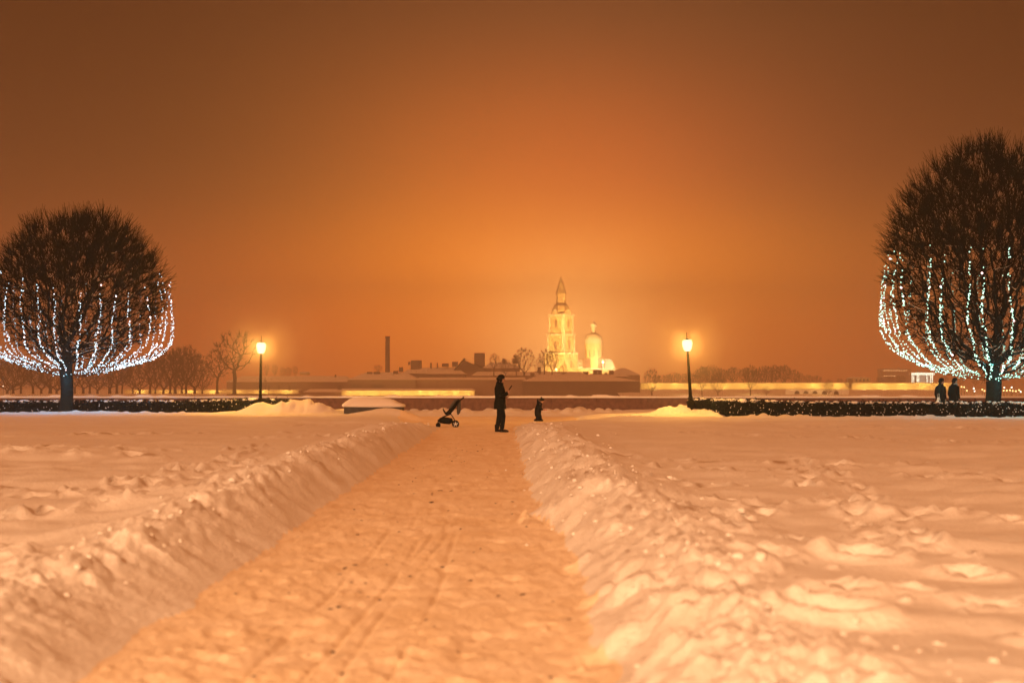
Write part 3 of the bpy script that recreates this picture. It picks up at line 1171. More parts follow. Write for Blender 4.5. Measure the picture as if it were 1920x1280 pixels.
def lamp(px, Y, zg, tilt, label):
    p = at(px, 700, Y)
    root = empty('street_lamp', (p.x, Y, zg))
    tag(root, label, 'street lamp', 'street lamps by the parapet')
    root.rotation_euler = (0, tilt, 0)
    h = 3.25 - zg
    m = MB()
    m.lathe([(0.17, -0.2), (0.17, 0.03), (0.15, 0.06), (0.15, 0.34), (0.18, 0.37), (0.18, 0.42), (0.12, 0.46)], k=8)
    m.build('pedestal', IRON, root)
    m = MB()
    m.lathe([(0.12, 0.44), (0.085, 0.52), (0.10, 0.56), (0.07, 0.62), (0.062, 1.0), (0.048, h - 0.62), (0.06, h - 0.60), (0.04, h - 0.55), (0.05, h - 0.47), (0.09, h - 0.45)], k=14)
    m.build('pole', IRON, root)
    m = MB()
    m.lathe([(0.075, h - 0.448), (0.125, h - 0.42), (0.165, h - 0.32), (0.195, h - 0.18), (0.195, h - 0.08), (0.165, h - 0.02), (0.11, h)], k=20)
    g_ = m.build('lantern_glass', LANTERN, root)
    g_.visible_shadow = False
    m = MB()
    m.lathe([(0.12, h + 0.001), (0.09, h + 0.03), (0.05, h + 0.05), (0.015, h + 0.07), (0.012, h + 0.26), (0.003, h + 0.30)], k=14)
    m.build('cap', IRON, root)
    point_light('lamp_light', (0, 0, h - 0.2), LAMP_W, (1.0, 0.46, 0.08), 0.12, root)
    mist_round(root.matrix_basis @ Vector((0, 0, h - 0.2)), 2.8, 0.005)  # nested mist balls, added to form the halo round the lantern
    mist_round(root.matrix_basis @ Vector((0, 0, h - 0.2)), 1.5, 0.012)
    mist_round(root.matrix_basis @ Vector((0, 0, h - 0.2)), 0.7, 0.018)
    return root


LAMP_W = 820
ADDED_LAMP_W = 61000
# unseen street lamp added behind the photographer to brighten the near snow
bl = empty('street_lamp', (-6.5, -23.0, 0.0))
tag(bl, 'tall unseen street lamp added behind the photographer to light the near snow', 'street lamp')
m = MB()
m.lathe([(0.2, -0.2), (0.2, 0.4), (0.11, 0.5), (0.08, 2.0), (0.06, 12.6), (0.10, 12.7)], k=14)
m.build('pole', IRON, bl)
m = MB()
m.lathe([(0.12, 12.702), (0.24, 12.9), (0.27, 13.2), (0.22, 13.3)], k=18)
g_ = m.build('lantern_glass', LANTERN, bl)
g_.visible_shadow = False
m = MB()
m.lathe([(0.24, 13.302), (0.12, 13.4), (0.02, 13.5)], k=14)
m.build('cap', IRON, bl)
point_light('lamp_light', (0, 0, 13.0), ADDED_LAMP_W, (1.0, 0.57, 0.28), 0.25, bl)
lampL = lamp(488, 59.5, 0.30, rad(0.6), 'street lamp with glowing glass lantern, standing upright nearer the chimney')
lampR = lamp(1296, 55.6, 0.42, rad(-3.2), 'street lamp with glowing glass lantern, leaning slightly at the end of the dark hedge')


# ------------------------------------------------------------------ hedges
def hedge(x0, x1, yfun, zb, ztop, depth, n, label, snowamt):
    root = empty('hedge', ((x0 + x1) / 2, yfun((x0 + x1) / 2), 0))
    tag(root, label, 'hedge')
    ox, oy = root.location.x, root.location.y
    rng = np.random.default_rng(int(abs(x0) * 10))
    # core
    K = 80
    cvs, cfs = [], []
    for i in range(K + 1):
        x = x0 + (x1 - x0) * i / K
        y = yfun(x)
        t = ztop(x) - 0.07
        for (dy_, z) in ((-depth / 2 + .12, zb - .2), (-depth / 2 + .1, t - .06), (-depth / 2 + .2, t), (depth / 2 - .2, t), (depth / 2 - .1, zb - .2)):
            cvs.append((x - ox, y + dy_ - oy, z + random.uniform(-.02, .02)))
    for i in range(K):
        for j in range(4):
            cfs.append((i * 5 + j, (i + 1) * 5 + j, (i + 1) * 5 + j + 1, i * 5 + j + 1))
    # leaves and twigs
    x = rng.uniform(x0, x1, n)
    yc = np.array([yfun(q) for q in x])
    top = np.array([ztop(q) for q in x]) + 0.05 * fbm(x * 2.2, x * 0, 3, 3)
    face = rng.random(n)
    yo = np.where(face < 0.6, -depth / 2 + rng.normal(0.03, 0.06, n), rng.uniform(-depth / 2, depth / 2, n))
    z = np.where(face < 0.6, zb + (top - zb) * rng.uniform(-.1, 1.0, n), top + rng.normal(-0.03, 0.05, n))
    s = rng.uniform(0.02, 0.05, n)
    nrm = rng.normal(0, 1, (n, 3))
    nrm /= np.linalg.norm(nrm, axis=1, keepdims=True)
    t1 = np.cross(nrm, rng.normal(0, 1, (n, 3)))
    t1 /= np.maximum(np.linalg.norm(t1, axis=1, keepdims=True), 1e-6)
    t2 = np.cross(nrm, t1)
    C = np.stack([x - ox, yc + yo - oy, z], -1)
    q = np.stack([C - t1 * s[:, None], C - t2 * s[:, None] * .6, C + t1 * s[:, None], C + t2 * s[:, None] * .6], 1).reshape(-1, 3)
    fq = np.arange(4 * n).reshape(-1, 4)
    fast_mesh('foliage', np.concatenate([np.array(cvs), q]), np.concatenate([np.array(cfs), fq + len(cvs)]), LEAF, root, smooth=False)
    # snow caught on it
    vv, ff, b0 = [], [], 0
    for i in range(snowamt):
        xx = rng.uniform(x0, x1)
        w = ztop(xx)
        r = rng.uniform(0.02, 0.055)
        if rng.random() < 0.5:
            c = np.array((xx - ox, yfun(xx) - depth / 2 + rng.uniform(-.02, .35) - oy, w + rng.uniform(-.03, .04)))
            sc = np.array((1.6, 1.2, .65)) * r
            if rng.random() < 0.1:
                sc = sc * 1.9
        else:
            c = np.array((xx - ox, yfun(xx) - depth / 2 - rng.uniform(0.0, .06) - oy, zb + (w - zb) * rng.random() ** 1.3))
            sc = np.array((.7, .7, .7)) * r * .62
        vv.append(iv * (1 + rng.uniform(-.25, .25, (len(iv), 1))) * sc + c)
        ff.append(tri + b0)
        b0 += len(iv)
    fast_mesh('clinging_snow', np.concatenate(vv), np.concatenate(ff), SNOW, root)['kind'] = 'stuff'
    return root


hedge(at(1290, 740, 56.2).x, 24.0, lambda x: 56.2 - 3.2 * float(np.interp(x, [7, 13], [0, 1])), 0.28,
      lambda x: float(np.interp(x, [6.9, 7.6, 9.5, 10.2, 12, 24], [0.88, 0.92, 0.86, 0.84, 0.82, 0.82])), 0.9, 16000,
      'clipped dark hedge flecked with snow running from the leaning lamp to the tallest linden', 720)
hedge(-32.0, at(548, 740, 61).x, lambda x: 63.2 - 1.6 * float(np.interp(x, [-17, -9.5], [0, 1])), 0.28,
      lambda x: float(np.interp(x, [-32, -14, -11, -9.2], [0.74, 0.78, 0.86, 0.82])), 0.9, 16000,
      'low dark hedge flecked with snow behind the smaller linden, ending at the upright lamp', 420)


# ------------------------------------------------------------------ people
def skin_body(name, nodes, edges, mat, parent, sub=1):
    """One continuous surface grown round a skeleton. nodes: {key: (pos, (rx, ry))}."""
    keys = list(nodes)
    me = bpy.data.meshes.new(name)
    me.from_pydata([nodes[k][0] for k in keys], [(keys.index(a), keys.index(b)) for a, b in edges], [])
    me.materials.append(mat)
    o = bpy.data.objects.new(name, me)
    COL.objects.link(o)
    o.parent = parent
    md = o.modifiers.new('skin', 'SKIN')
    md.use_smooth_shade = True
    md.branch_smoothing = 0.3
    sv = me.skin_vertices[0].data
    for i, k in enumerate(keys):
        r = nodes[k][1]
        sv[i].radius = r if isinstance(r, tuple) else (r, r)
        sv[i].use_root = (i == 0)
    s = o.modifiers.new('subdivision', 'SUBSURF')
    s.levels = s.render_levels = sub
    return o


def hand_nodes(nodes, edges, wrist, name, d, up, side, grip=0.8, s=1.0):
    """Palm, four unequal bent fingers and a thumb from the side of the palm."""
    d, up, side = Vector(d).normalized(), Vector(up).normalized(), Vector(side).normalized()
    w = Vector(wrist)
    pm_ = w + d * 0.055 * s
    nodes[name + 'p'] = (pm_, (0.020 * s, 0.034 * s))
    edges.append((name + 'w', name + 'p'))
    for i, (off, ln) in enumerate(((-0.028, .066), (-0.009, .076), (0.010, .070), (0.028, .056))):
        a = pm_ + d * 0.035 * s + side * off * s
        b = a + (d * math.cos(grip * .5) + up * math.sin(grip * .5)) * ln * .5 * s
        c = b + (d * math.cos(grip * 1.4) + up * math.sin(grip * 1.4)) * ln * .5 * s
        for q, (p, r) in enumerate(((a, .0095), (b, .0085), (c, .007))):
            nodes['%sf%d%d' % (name, i, q)] = (p, r * s)
        edges += [(name + 'p', '%sf%d0' % (name, i)), ('%sf%d0' % (name, i), '%sf%d1' % (name, i)), ('%sf%d1' % (name, i), '%sf%d2' % (name, i))]
    a = w + d * 0.025 * s - side * 0.03 * s + up * .01
    b = a + (d * .6 - side * .5 + up * .5).normalized() * .034 * s
    c = b + (d * .7 + up * .6).normalized() * .028 * s
    for q, (p, r) in enumerate(((a, .012), (b, .010), (c, .008))):
        nodes['%st%d' % (name, q)] = (p, r * s)
    edges += [(name + 'w', name + 't0'), (name + 't0', name + 't1'), (name + 't1', name + 't2')]


# the adult, in profile facing +x, looking down at a phone
AX = at(938, 800, 44.4).x
adult = empty('person', (AX, 44.4, 0.0), rad(0))
tag(adult, 'adult in dark hat, long dark coat and boots holding up a phone on the path', 'person')
N_, E_ = {}, []
N_['pelvis'] = ((0.0, 0, 0.93), (0.13, 0.11))
N_['waist'] = ((0.0, 0, 1.08), (0.13, 0.11))
N_['chest'] = ((-0.01, 0, 1.30), (0.16, 0.12))
N_['neck0'] = ((0.0, 0, 1.46), (0.075, 0.07))
N_['neck1'] = ((0.025, 0, 1.53), (0.055, 0.055))
N_['head0'] = ((0.05, 0, 1.60), (0.075, 0.085))
N_['head1'] = ((0.05, 0, 1.67), (0.078, 0.09))
N_['head2'] = ((0.04, 0, 1.735), (0.05, 0.06))
E_ += [('pelvis', 'waist'), ('waist', 'chest'), ('chest', 'neck0'), ('neck0', 'neck1'), ('neck1', 'head0'), ('head0', 'head1'), ('head1', 'head2')]
for s, nm, kn, an in ((-1, 'a', (0.10, 0.50), (0.06, 0.09)), (1, 'b', (-0.02, 0.50), (-0.10, 0.09))):
    N_[nm + 'hip'] = ((0.01, s * .095, 0.86), 0.085)
    N_[nm + 'knee'] = ((kn[0], s * .10, kn[1]), 0.06)
    N_[nm + 'calf'] = (((kn[0] + an[0]) / 2 - .02, s * .10, 0.34), 0.055)
    N_[nm + 'ankle'] = ((an[0], s * .10, an[1]), 0.04)
    N_[nm + 'ball'] = ((an[0] + 0.13, s * .12, 0.045), (0.045, 0.035))
    E_ += [('pelvis', nm + 'hip'), (nm + 'hip', nm + 'knee'), (nm + 'knee', nm + 'calf'), (nm + 'calf', nm + 'ankle'), (nm + 'ankle', nm + 'ball')]
    N_[nm + 'sho'] = ((-0.02, s * .19, 1.41), 0.065)
    if s < 0:
        N_[nm + 'elb'] = ((0.02, s * .25, 1.14), 0.047)
        N_[nm + 'w'] = ((0.25, s * .17, 1.24), 0.030)
        hand_nodes(N_, E_, (0.25, s * .17, 1.24), nm, (0.45, 0.1, 0.9), (0.6, 0, -.2), (0, -1, 0), 1.1, 1.05)
    else:
        N_[nm + 'elb'] = ((-0.03, s * .24, 1.13), 0.047)
        N_[nm + 'w'] = ((0.16, s * .15, 1.08), 0.030)
        hand_nodes(N_, E_, (0.16, s * .15, 1.08), nm, (0.9, -.2, 0.2), (0, -.3, 1), (0, 1, 0), 1.3, 1.0)
    E_ += [('chest', nm + 'sho'), (nm + 'sho', nm + 'elb'), (nm + 'elb', nm + 'w')]
skin_body('body', N_, E_, SKIN, adult)
m = MB()   # face details: nose, lips, chin, ear
m.loft([(0.115, 0, 1.655), (0.142, 0, 1.625), (0.150, 0, 1.608), (0.118, 0, 1.600)], [.012, .014, .018, .012], 8)
m.ball((0.118, 0, 1.575), (.016, .028, .008))
m.ball((0.10, 0, 1.545), (.022, .03, .018))
m.build('face', SKIN, adult)
m = MB()
m.loft([(-0.01, 0, 0.72), (-0.012, 0, 0.90), (0.0, 0, 1.08), (-0.01, 0, 1.25), (-0.025, 0, 1.38), (-0.02, 0, 1.46), (0.0, 0, 1.52), (0.01, 0, 1.555)],
       [(.26, .195), (.245, .18), (.225, .165), (.235, .17), (.235, .155), (.17, .125), (.105, .10), (.10, .095)], 20)
m.build('coat', COAT, adult)
for s, pts in ((-1, [(-.02, -.19, 1.42), (-.01, -.25, 1.27), (.01, -.265, 1.13), (.11, -.23, 1.155), (.225, -.18, 1.215)]),
               (1, [(-.02, .19, 1.42), (-.03, .25, 1.27), (-.03, .25, 1.12), (.06, .20, 1.09), (.14, .16, 1.08)])):
    MB().loft(pts, [.085, .08, .078, .068, .058], 12).build('sleeve', COAT, adult)
for s, hx, kx, ax in ((-1, 0.0, 0.09, 0.06), (1, 0.0, -0.03, -0.10)):
    MB().loft([(hx, s * .09, 0.86), (hx + (kx - hx) * .6, s * .10, 0.64), (kx, s * .10, 0.50), ((kx + ax) / 2, s * .10, .32), (ax, s * .10, 0.13)],
              [.115, .095, .082, .074, .066], 14).build('trouser_leg', CLOTH, adult)
    b_ = MB()
    b_.loft([(ax - .01, s * .10, 0.24), (ax - .01, s * .10, .12), (ax - .005, s * .105, .055), (ax, s * .105, .002)], [.068, .062, (.05, .065), (.052, .07)], 12)
    b_.loft([(ax - .04, s * .105, .045), (ax + .06, s * .11, .05), (ax + .14, s * .12, .042), (ax + .20, s * .125, .03)], [(.045, .045), (.05, .048), (.048, .038), (.025, .02)], 12)
    b_.build('boot', RUBBER, adult)
h_ = MB()   # fur-trimmed hat with a raised crown, and the hood bunched behind the neck
h_.ball((0.03, 0, 1.715), (.112, .11, .09), 16, 10, 0.03)
h_.ball((0.05, 0, 1.765), (.05, .06, .035), 12, 8, 0.05)
h_.loft([(0.02, -.105, 1.70), (0.015, -.11, 1.62), (0.02, -.095, 1.56)], [(.02, .055), (.02, .05), (.015, .03)], 10)
h_.loft([(0.02, .105, 1.70), (0.015, .11, 1.62), (0.02, .095, 1.56)], [(.02, .055), (.02, .05), (.015, .03)], 10)
h_.ball((-0.06, 0, 1.665), (.065, .09, .06), 12, 8, 0.05)
h_.build('hat', FUR, adult)
MB().loft([(-0.06, 0, 1.44), (-0.085, 0, 1.52), (-0.06, 0, 1.62)], [(.14, .07), (.13, .055), (.09, .03)], 14).build('hood', COAT, adult)
ph = MB()
ph.box((0, 0, 0), (0.032, 0.08, 0.17))
pho = ph.build('phone', RUBBER, smooth=False)
pho.location = (AX + 0.315, 44.4 - 0.17, 1.385)
pho.rotation_euler = (0, rad(35), 0)
tag(pho, 'small dark phone held up in the hand of the adult on the path', 'phone')

# the child in a snowsuit, facing +x, stooping over a red toy
CXp = at(1011, 780, 57.4)
cz = height_at(CXp.x, 57.4)
child = empty('person', (CXp.x, 57.4, cz))
tag(child, 'small child in a dark snowsuit and hat stooping over a red toy in the snow', 'person')
N_, E_ = {}, []
N_['pelvis'] = ((-0.03, 0, 0.40), (0.10, 0.09))
N_['waist'] = ((-0.02, 0, 0.50), (0.10, 0.09))
N_['chest'] = ((0.02, 0, 0.63), (0.105, 0.09))
N_['neck0'] = ((0.06, 0, 0.71), (0.055, 0.05))
N_['head0'] = ((0.10, 0, 0.78), (0.075, 0.07))
N_['head1'] = ((0.11, 0, 0.84), (0.078, 0.075))
N_['head2'] = ((0.10, 0, 0.90), (0.045, 0.05))
E_ += [('pelvis', 'waist'), ('waist', 'chest'), ('chest', 'neck0'), ('neck0', 'head0'), ('head0', 'head1'), ('head1', 'head2')]
for s, nm, ax in ((-1, 'a', 0.05), (1, 'b', -0.10)):
    N_[nm + 'hip'] = ((-0.03, s * .06, .34), .07)
    N_[nm + 'knee'] = ((ax * .5 + .01, s * .065, .20), .05)
    N_[nm + 'ankle'] = ((ax, s * .065, .05), .04)
    N_[nm + 'ball'] = ((ax + .07, s * .07, .035), (.035, .03))
    E_ += [('pelvis', nm + 'hip'), (nm + 'hip', nm + 'knee'), (nm + 'knee', nm + 'ankle'), (nm + 'ankle', nm + 'ball')]
    N_[nm + 'sho'] = ((0.02, s * .11, .67), .05)
    N_[nm + 'elb'] = ((0.04, s * .15, .53), .038)
    N_[nm + 'w'] = ((0.13, s * .10, .47), .024)
    hand_nodes(N_, E_, (0.13, s * .10, .47), nm, (0.9, -s * .2, -.15), (0, 0, -1), (0, 1, 0), 1.0, .62)
    E_ += [('chest', nm + 'sho'), (nm + 'sho', nm + 'elb'), (nm + 'elb', nm + 'w')]
skin_body('body', N_, E_, SKIN, child)
m = MB()
m.ball((0.185, 0, 0.815), (.018, .016, .014))
m.ball((0.165, .035, 0.80), (.02, .02, .02))
m.ball((0.165, -.035, 0.80), (.02, .02, .02))
m.build('face', SKIN, child)
m = MB()
m.loft([(-0.055, 0, 0.20), (-0.06, 0, 0.34), (-0.045, 0, 0.48), (-0.015, 0, 0.60), (0.02, 0, 0.68), (0.05, 0, 0.735), (.075, 0, .765)],
       [(.135, .115), (.155, .135), (.155, .135), (.15, .12), (.12, .10), (.08, .08), (.07, .07)], 18)
m.build('snowsuit', COATB, child)
for s, ax in ((-1, 0.04), (1, -0.09)):
    MB().loft([(-0.045, s * .065, .32), (ax * .5, s * .07, .18), (ax, s * .07, .06)], [.10, .085, .068], 12).build('trouser_leg', COATB, child)
    MB().loft([(ax - .08, s * .07, .04), (ax, s * .072, .055), (ax + .08, s * .075, .05), (ax + .12, s * .075, .03)] if s < 0 else
              [(ax + .08, s * .07, .04), (ax, s * .072, .055), (ax - .08, s * .075, .05), (ax - .12, s * .075, .03)], [.035, .052, .045, .022], 12).build('boot', RUBBER, child)
    MB().loft([(0.01, s * .12, .67), (0.02, s * .16, .56), (0.06, s * .145, .50), (0.125, s * .105, .475)], [.06, .058, .05, .042], 10).build('sleeve', COATB, child)
m = MB()
m.ball((0.10, 0, 0.87), (.095, .095, .075), 14, 9, 0.03)
m.loft([(0.17, 0, 0.875), (0.215, 0, 0.862)], [(.07, .018), (.05, .008)], 12, side=(0, 1, 0))
m.ball((0.09, 0, 0.955), (.032, .032, .03), 10, 7, 0.08)
m.build('hat', COAT, child)
MB().loft([(-0.03, 0, 0.66), (-0.045, 0, 0.78), (-0.05, 0, 0.86), (-0.045, 0, .90)], [(.10, .06), (.09, .055), (.07, .04), (.03, .02)], 12).build('hood', COATB, child)
m = MB()
m.loft([(0.0, 0, 0.0), (0.05, 0, -0.005), (0.10, 0, -0.012)], [.014, .012, .012], 8)
m.loft([(0.10, 0, -0.012), (0.13, 0, -0.006), (0.17, 0, -0.012), (.19, 0, -.02)], [(.03, .008), (.045, .012), (.04, .01), (.01, .006)], 12)
toy = m.build('toy_shovel', RED)
toy.location = (CXp.x + 0.14, 57.4 - 0.08, cz + 0.475)
tag(toy, 'little red toy shovel held by the small child', 'toy')


# the couple walking behind the right hedge
def walker(px, Y, zg, H, label, lean=0.0, dress=0.0, hatmat=COAT, scarf=False, face=1):
    p = at(px, 730, Y)
    root = empty('person', (p.x, Y, zg), rad(22 if face > 0 else 158))
    tag(root, label, 'person')
    k = H / 1.75
    N_, E_ = {}, []
    def V3(x, y, z):
        return (x * k, y * k, z * k)
    N_['pelvis'] = (V3(0, 0, .93), (.13 * k, .11 * k))
    N_['chest'] = (V3(0.0, 0, 1.30), (.15 * k, .11 * k))
    N_['neck0'] = (V3(.02, 0, 1.46), (.07 * k, .065 * k))
    N_['head0'] = (V3(.05, 0, 1.58), (.075 * k, .08 * k))
    N_['head1'] = (V3(.055, 0, 1.66), (.075 * k, .085 * k))
    N_['head2'] = (V3(.045, 0, 1.72), (.05 * k, .055 * k))
    E_ += [('pelvis', 'chest'), ('chest', 'neck0'), ('neck0', 'head0'), ('head0', 'head1'), ('head1', 'head2')]
    for s, nm, ax in ((-1, 'a', .14), (1, 'b', -.14)):
        N_[nm + 'hip'] = (V3(0, s * .09, .86), .08 * k)
        N_[nm + 'knee'] = (V3(ax * .55, s * .09, .48), .055 * k)
        N_[nm + 'ankle'] = (V3(ax, s * .09, .08), .038 * k)
        N_[nm + 'ball'] = (V3(ax + .13, s * .10, .04), (.04 * k, .032 * k))
        E_ += [('pelvis', nm + 'hip'), (nm + 'hip', nm + 'knee'), (nm + 'knee', nm + 'ankle'), (nm + 'ankle', nm + 'ball')]
        N_[nm + 'sho'] = (V3(0, s * .18, 1.40), .06 * k)
        N_[nm + 'elb'] = (V3(-.03, s * .24, 1.13), .045 * k)
        N_[nm + 'w'] = (V3(.04, s * .24, .90), .028 * k)
        hand_nodes(N_, E_, V3(.04, s * .24, .90), nm, (.15, 0, -1), (0.6, 0, 0), (1, 0, 0), .5, k)
        E_ += [('chest', nm + 'sho'), (nm + 'sho', nm + 'elb'), (nm + 'elb', nm + 'w')]
    skin_body('body', N_, E_, SKIN, root)
    MB().loft([V3(0, 0, .55), V3(0, 0, .85), V3(0, 0, 1.08), V3(0, 0, 1.28), V3(-.01, 0, 1.40), V3(.01, 0, 1.50), V3(.015, 0, 1.535)],
              [((.24 + dress) * k, (.20 + dress) * k), ((.23 + dress * .7) * k, .18 * k), (.21 * k, .155 * k), (.235 * k, .165 * k), (.22 * k, .14 * k), (.11 * k, .10 * k), (.09 * k, .09 * k)], 20).build('coat', COAT, root)
    for s, ax in ((-1, .14), (1, -.14)):
        MB().loft([V3(0, s * .09, .80), V3(ax * .55, s * .09, .48), V3(ax, s * .09, .12)], [.10 * k, .08 * k, .06 * k], 12).build('trouser_leg', CLOTH, root)
        MB().loft([V3(ax - .06, s * .09, .05), V3(ax + .05, s * .095, .06), V3(ax + .19, s * .10, .035)], [.045 * k, .055 * k, .03 * k], 12).build('boot', RUBBER, root)
        MB().loft([V3(0, s * .18, 1.41), V3(-.02, s * .235, 1.27), V3(-.03, s * .25, 1.12), V3(.03, s * .25, .93)], [.08 * k, .075 * k, .07 * k, .055 * k], 12).build('sleeve', COAT, root)
    h_ = MB()
    h_.ball(V3(.04, 0, 1.695), (.105 * k, .10 * k, .08 * k), 14, 9, .02)
    h_.ball(V3(-.03, 0, 1.62), (.06 * k, .085 * k, .09 * k), 12, 8, .03)
    h_.build('hat', hatmat, root)
    if scarf:
        MB().loft([V3(-.07, -.06, 1.50), V3(.06, -.11, 1.49), V3(.12, 0, 1.475), V3(.06, .11, 1.49), V3(-.07, .06, 1.50)], [.032] * 5, 8).build('scarf', PALEWRAP, root)
    return root


walker(1764, 56.6, 0.0, 1.74, 'walker in a dark hooded coat with a pale bag, by the right hedge', dress=.03)
walker(1789, 57.0, 0.0, 1.76, 'walker in a dark coat and cap with a pale scarf, nearest the lit linden trunk', dress=.05, scarf=True)
pb = at(1757, 744, 56.5)
m = MB()
m.loft([(0, 0, 0.34), (0, 0, 0.28), (0, 0, 0.14), (0, 0, 0.0)], [(.05, .04), (.08, .06), (.11, .09), (.09, .07)], 10)
m.loft([(-.03, 0, .33), (-.02, 0, .48), (.03, 0, .48), (.03, 0, .33)], [.008] * 4, 6)
bag = m.build('shopping_bag', PALEBAG)
bag.location = (pb.x, 56.3, 0.66)
tag(bag, 'pale shopping bag hanging beside the hooded walker', 'bag')

# ------------------------------------------------------------------ stroller (side view, front to -x)
SXp = at(854, 800, 49.5)
st = empty('baby_stroller', (SXp.x, 49.5, 0.0), rad(3))
tag(st, 'empty black baby stroller with a raised handle standing on the path', 'stroller')


def sp(cx, cy, y=0.0):
    return ((cx - 530) / 531.0, y, (1095 - cy) / 531.0)


for s in (-1, 1):
    y = s * .24
    m = MB()
    m.loft([(0, y - .022, .125), (0, y + .022, .125)], [.125, .125], 22, side=(1, 0, 0))
    w_ = m.build('wheel', RUBBER, st)
    m = MB()
    yo = y + s * .026
    for k in range(5):
        a = 2 * math.pi * k / 5 + .3
        m.loft([(.02 * math.cos(a), yo, .125 + .02 * math.sin(a)), (.085 * math.cos(a), yo, .125 + .085 * math.sin(a))], [(.006, .013), (.006, .016)], 6)
    m.loft([(0, yo - .01, .125), (0, yo + .012, .125)], [.026, .026], 12, side=(1, 0, 0))
    m.build('rim', CHROME, w_)
for s in (-1, 1):
    y = s * .09
    m = MB()
    m.loft([(-.60, y - .02, .085), (-.60, y + .02, .085)], [.085, .085], 18, side=(1, 0, 0))
    w_ = m.build('wheel', RUBBER, st)
    MB().loft([(-.60, y - .024, .085), (-.60, y + .024, .085)], [.045, .045], 12, side=(1, 0, 0)).build('rim', IRON, w_)
m = MB()
for s in (-1, 1):
    y = s * .22
    m.loft([sp(670, 545, y * .9), sp(600, 610, y), sp(480, 760, y), sp(430, 850, y), sp(300, 900, y * .8), sp(215, 960, y * .5), sp(200, 1045, y * .42)], [.014, .014, .016, .018, .018, .018, .022], 8)
    m.loft([sp(440, 840, y), sp(500, 930, y), sp(530, 1030, y * 1.05)], [.016, .016, .018], 8)
m.loft([(0, -.26, .125), (0, .26, .125)], [.010, .010], 8, side=(1, 0, 0))
m.build('frame', IRON, st)
m = MB()
m.loft([sp(672, 543, -.2), sp(680, 540, -.1), sp(682, 538, 0), sp(680, 540, .1), sp(672, 543, .2)], [.022] * 5, 10, side=(1, 0, 0))
for s in (-1, 1):
    m.loft([sp(625, 590, s * .2), sp(675, 542, s * .2)], [.022, .022], 10)
m.build('handle', RUBBER, st)
m = MB()   # folded-back seat and hood
m.loft([sp(350, 850), sp(420, 810), sp(480, 730), sp(560, 620), sp(600, 580)], [(.20, .05), (.21, .075), (.21, .085), (.20, .065), (.17, .03)], 14, side=(0, 1, 0))
m.build('seat', COAT, st)
m = MB()
m.loft([sp(430, 740), sp(480, 665), sp(530, 605), sp(590, 575)], [(.21, .05), (.22, .06), (.21, .055), (.18, .02)], 14, side=(0, 1, 0))
m.build('canopy', GREYCLOTH, st)
m = MB()
m.loft([sp(360, 850), sp(325, 800), sp(305, 765), sp(300, 738)], [(.17, .035), (.16, .03), (.16, .02), (.14, .012)], 12, side=(0, 1, 0))
m.build('footrest', COAT, st)
m = MB()   # cloth hanging from the handle bar
m.loft([sp(600, 600), sp(598, 660), sp(590, 760), sp(585, 820), sp(572, 858)], [(.17, .05), (.18, .062), (.18, .072), (.16, .06), (.11, .02)], 14, side=(0, 1, 0))
m.build('hanging_cover', GREYCLOTH, st)
m = MB()   # basket slung under the seat
m.loft([sp(205, 985), sp(260, 965), sp(330, 965), sp(420, 975), sp(480, 960)], [(.12, .05), (.2, .10), (.22, .12), (.22, .115), (.2, .07)], 16, side=(0, 1, 0))
m.build('basket', COAT, st)
m = MB()
m.loft([sp(215, 985, -.23), sp(260, 1030, -.235), sp(330, 1052, -.235), sp(400, 1052, -.235), sp(455, 1035, -.235)], [.008] * 5, 6)
m.build('basket_rail', CHROME, st)


# ------------------------------------------------------------------ far shore: fortress, houses, cathedral
def prism_y(m, poly, y0, y1):
    """Extrude an (x, z) polygon from y0 to y1."""
    n = len(poly)
    vs = [(x, y0, z) for x, z in poly] + [(x, y1, z) for x, z in poly]
    fs = [tuple(range(n)), tuple(range(2 * n - 1, n - 1, -1))]
    for i in range(n):
        j = (i + 1) % n
        fs.append((j, i, n + i, n + j))
    m.add(vs, fs)


FS = 1.5          # the far shore lies this much farther than first measured
GROUNDZ = -4.0


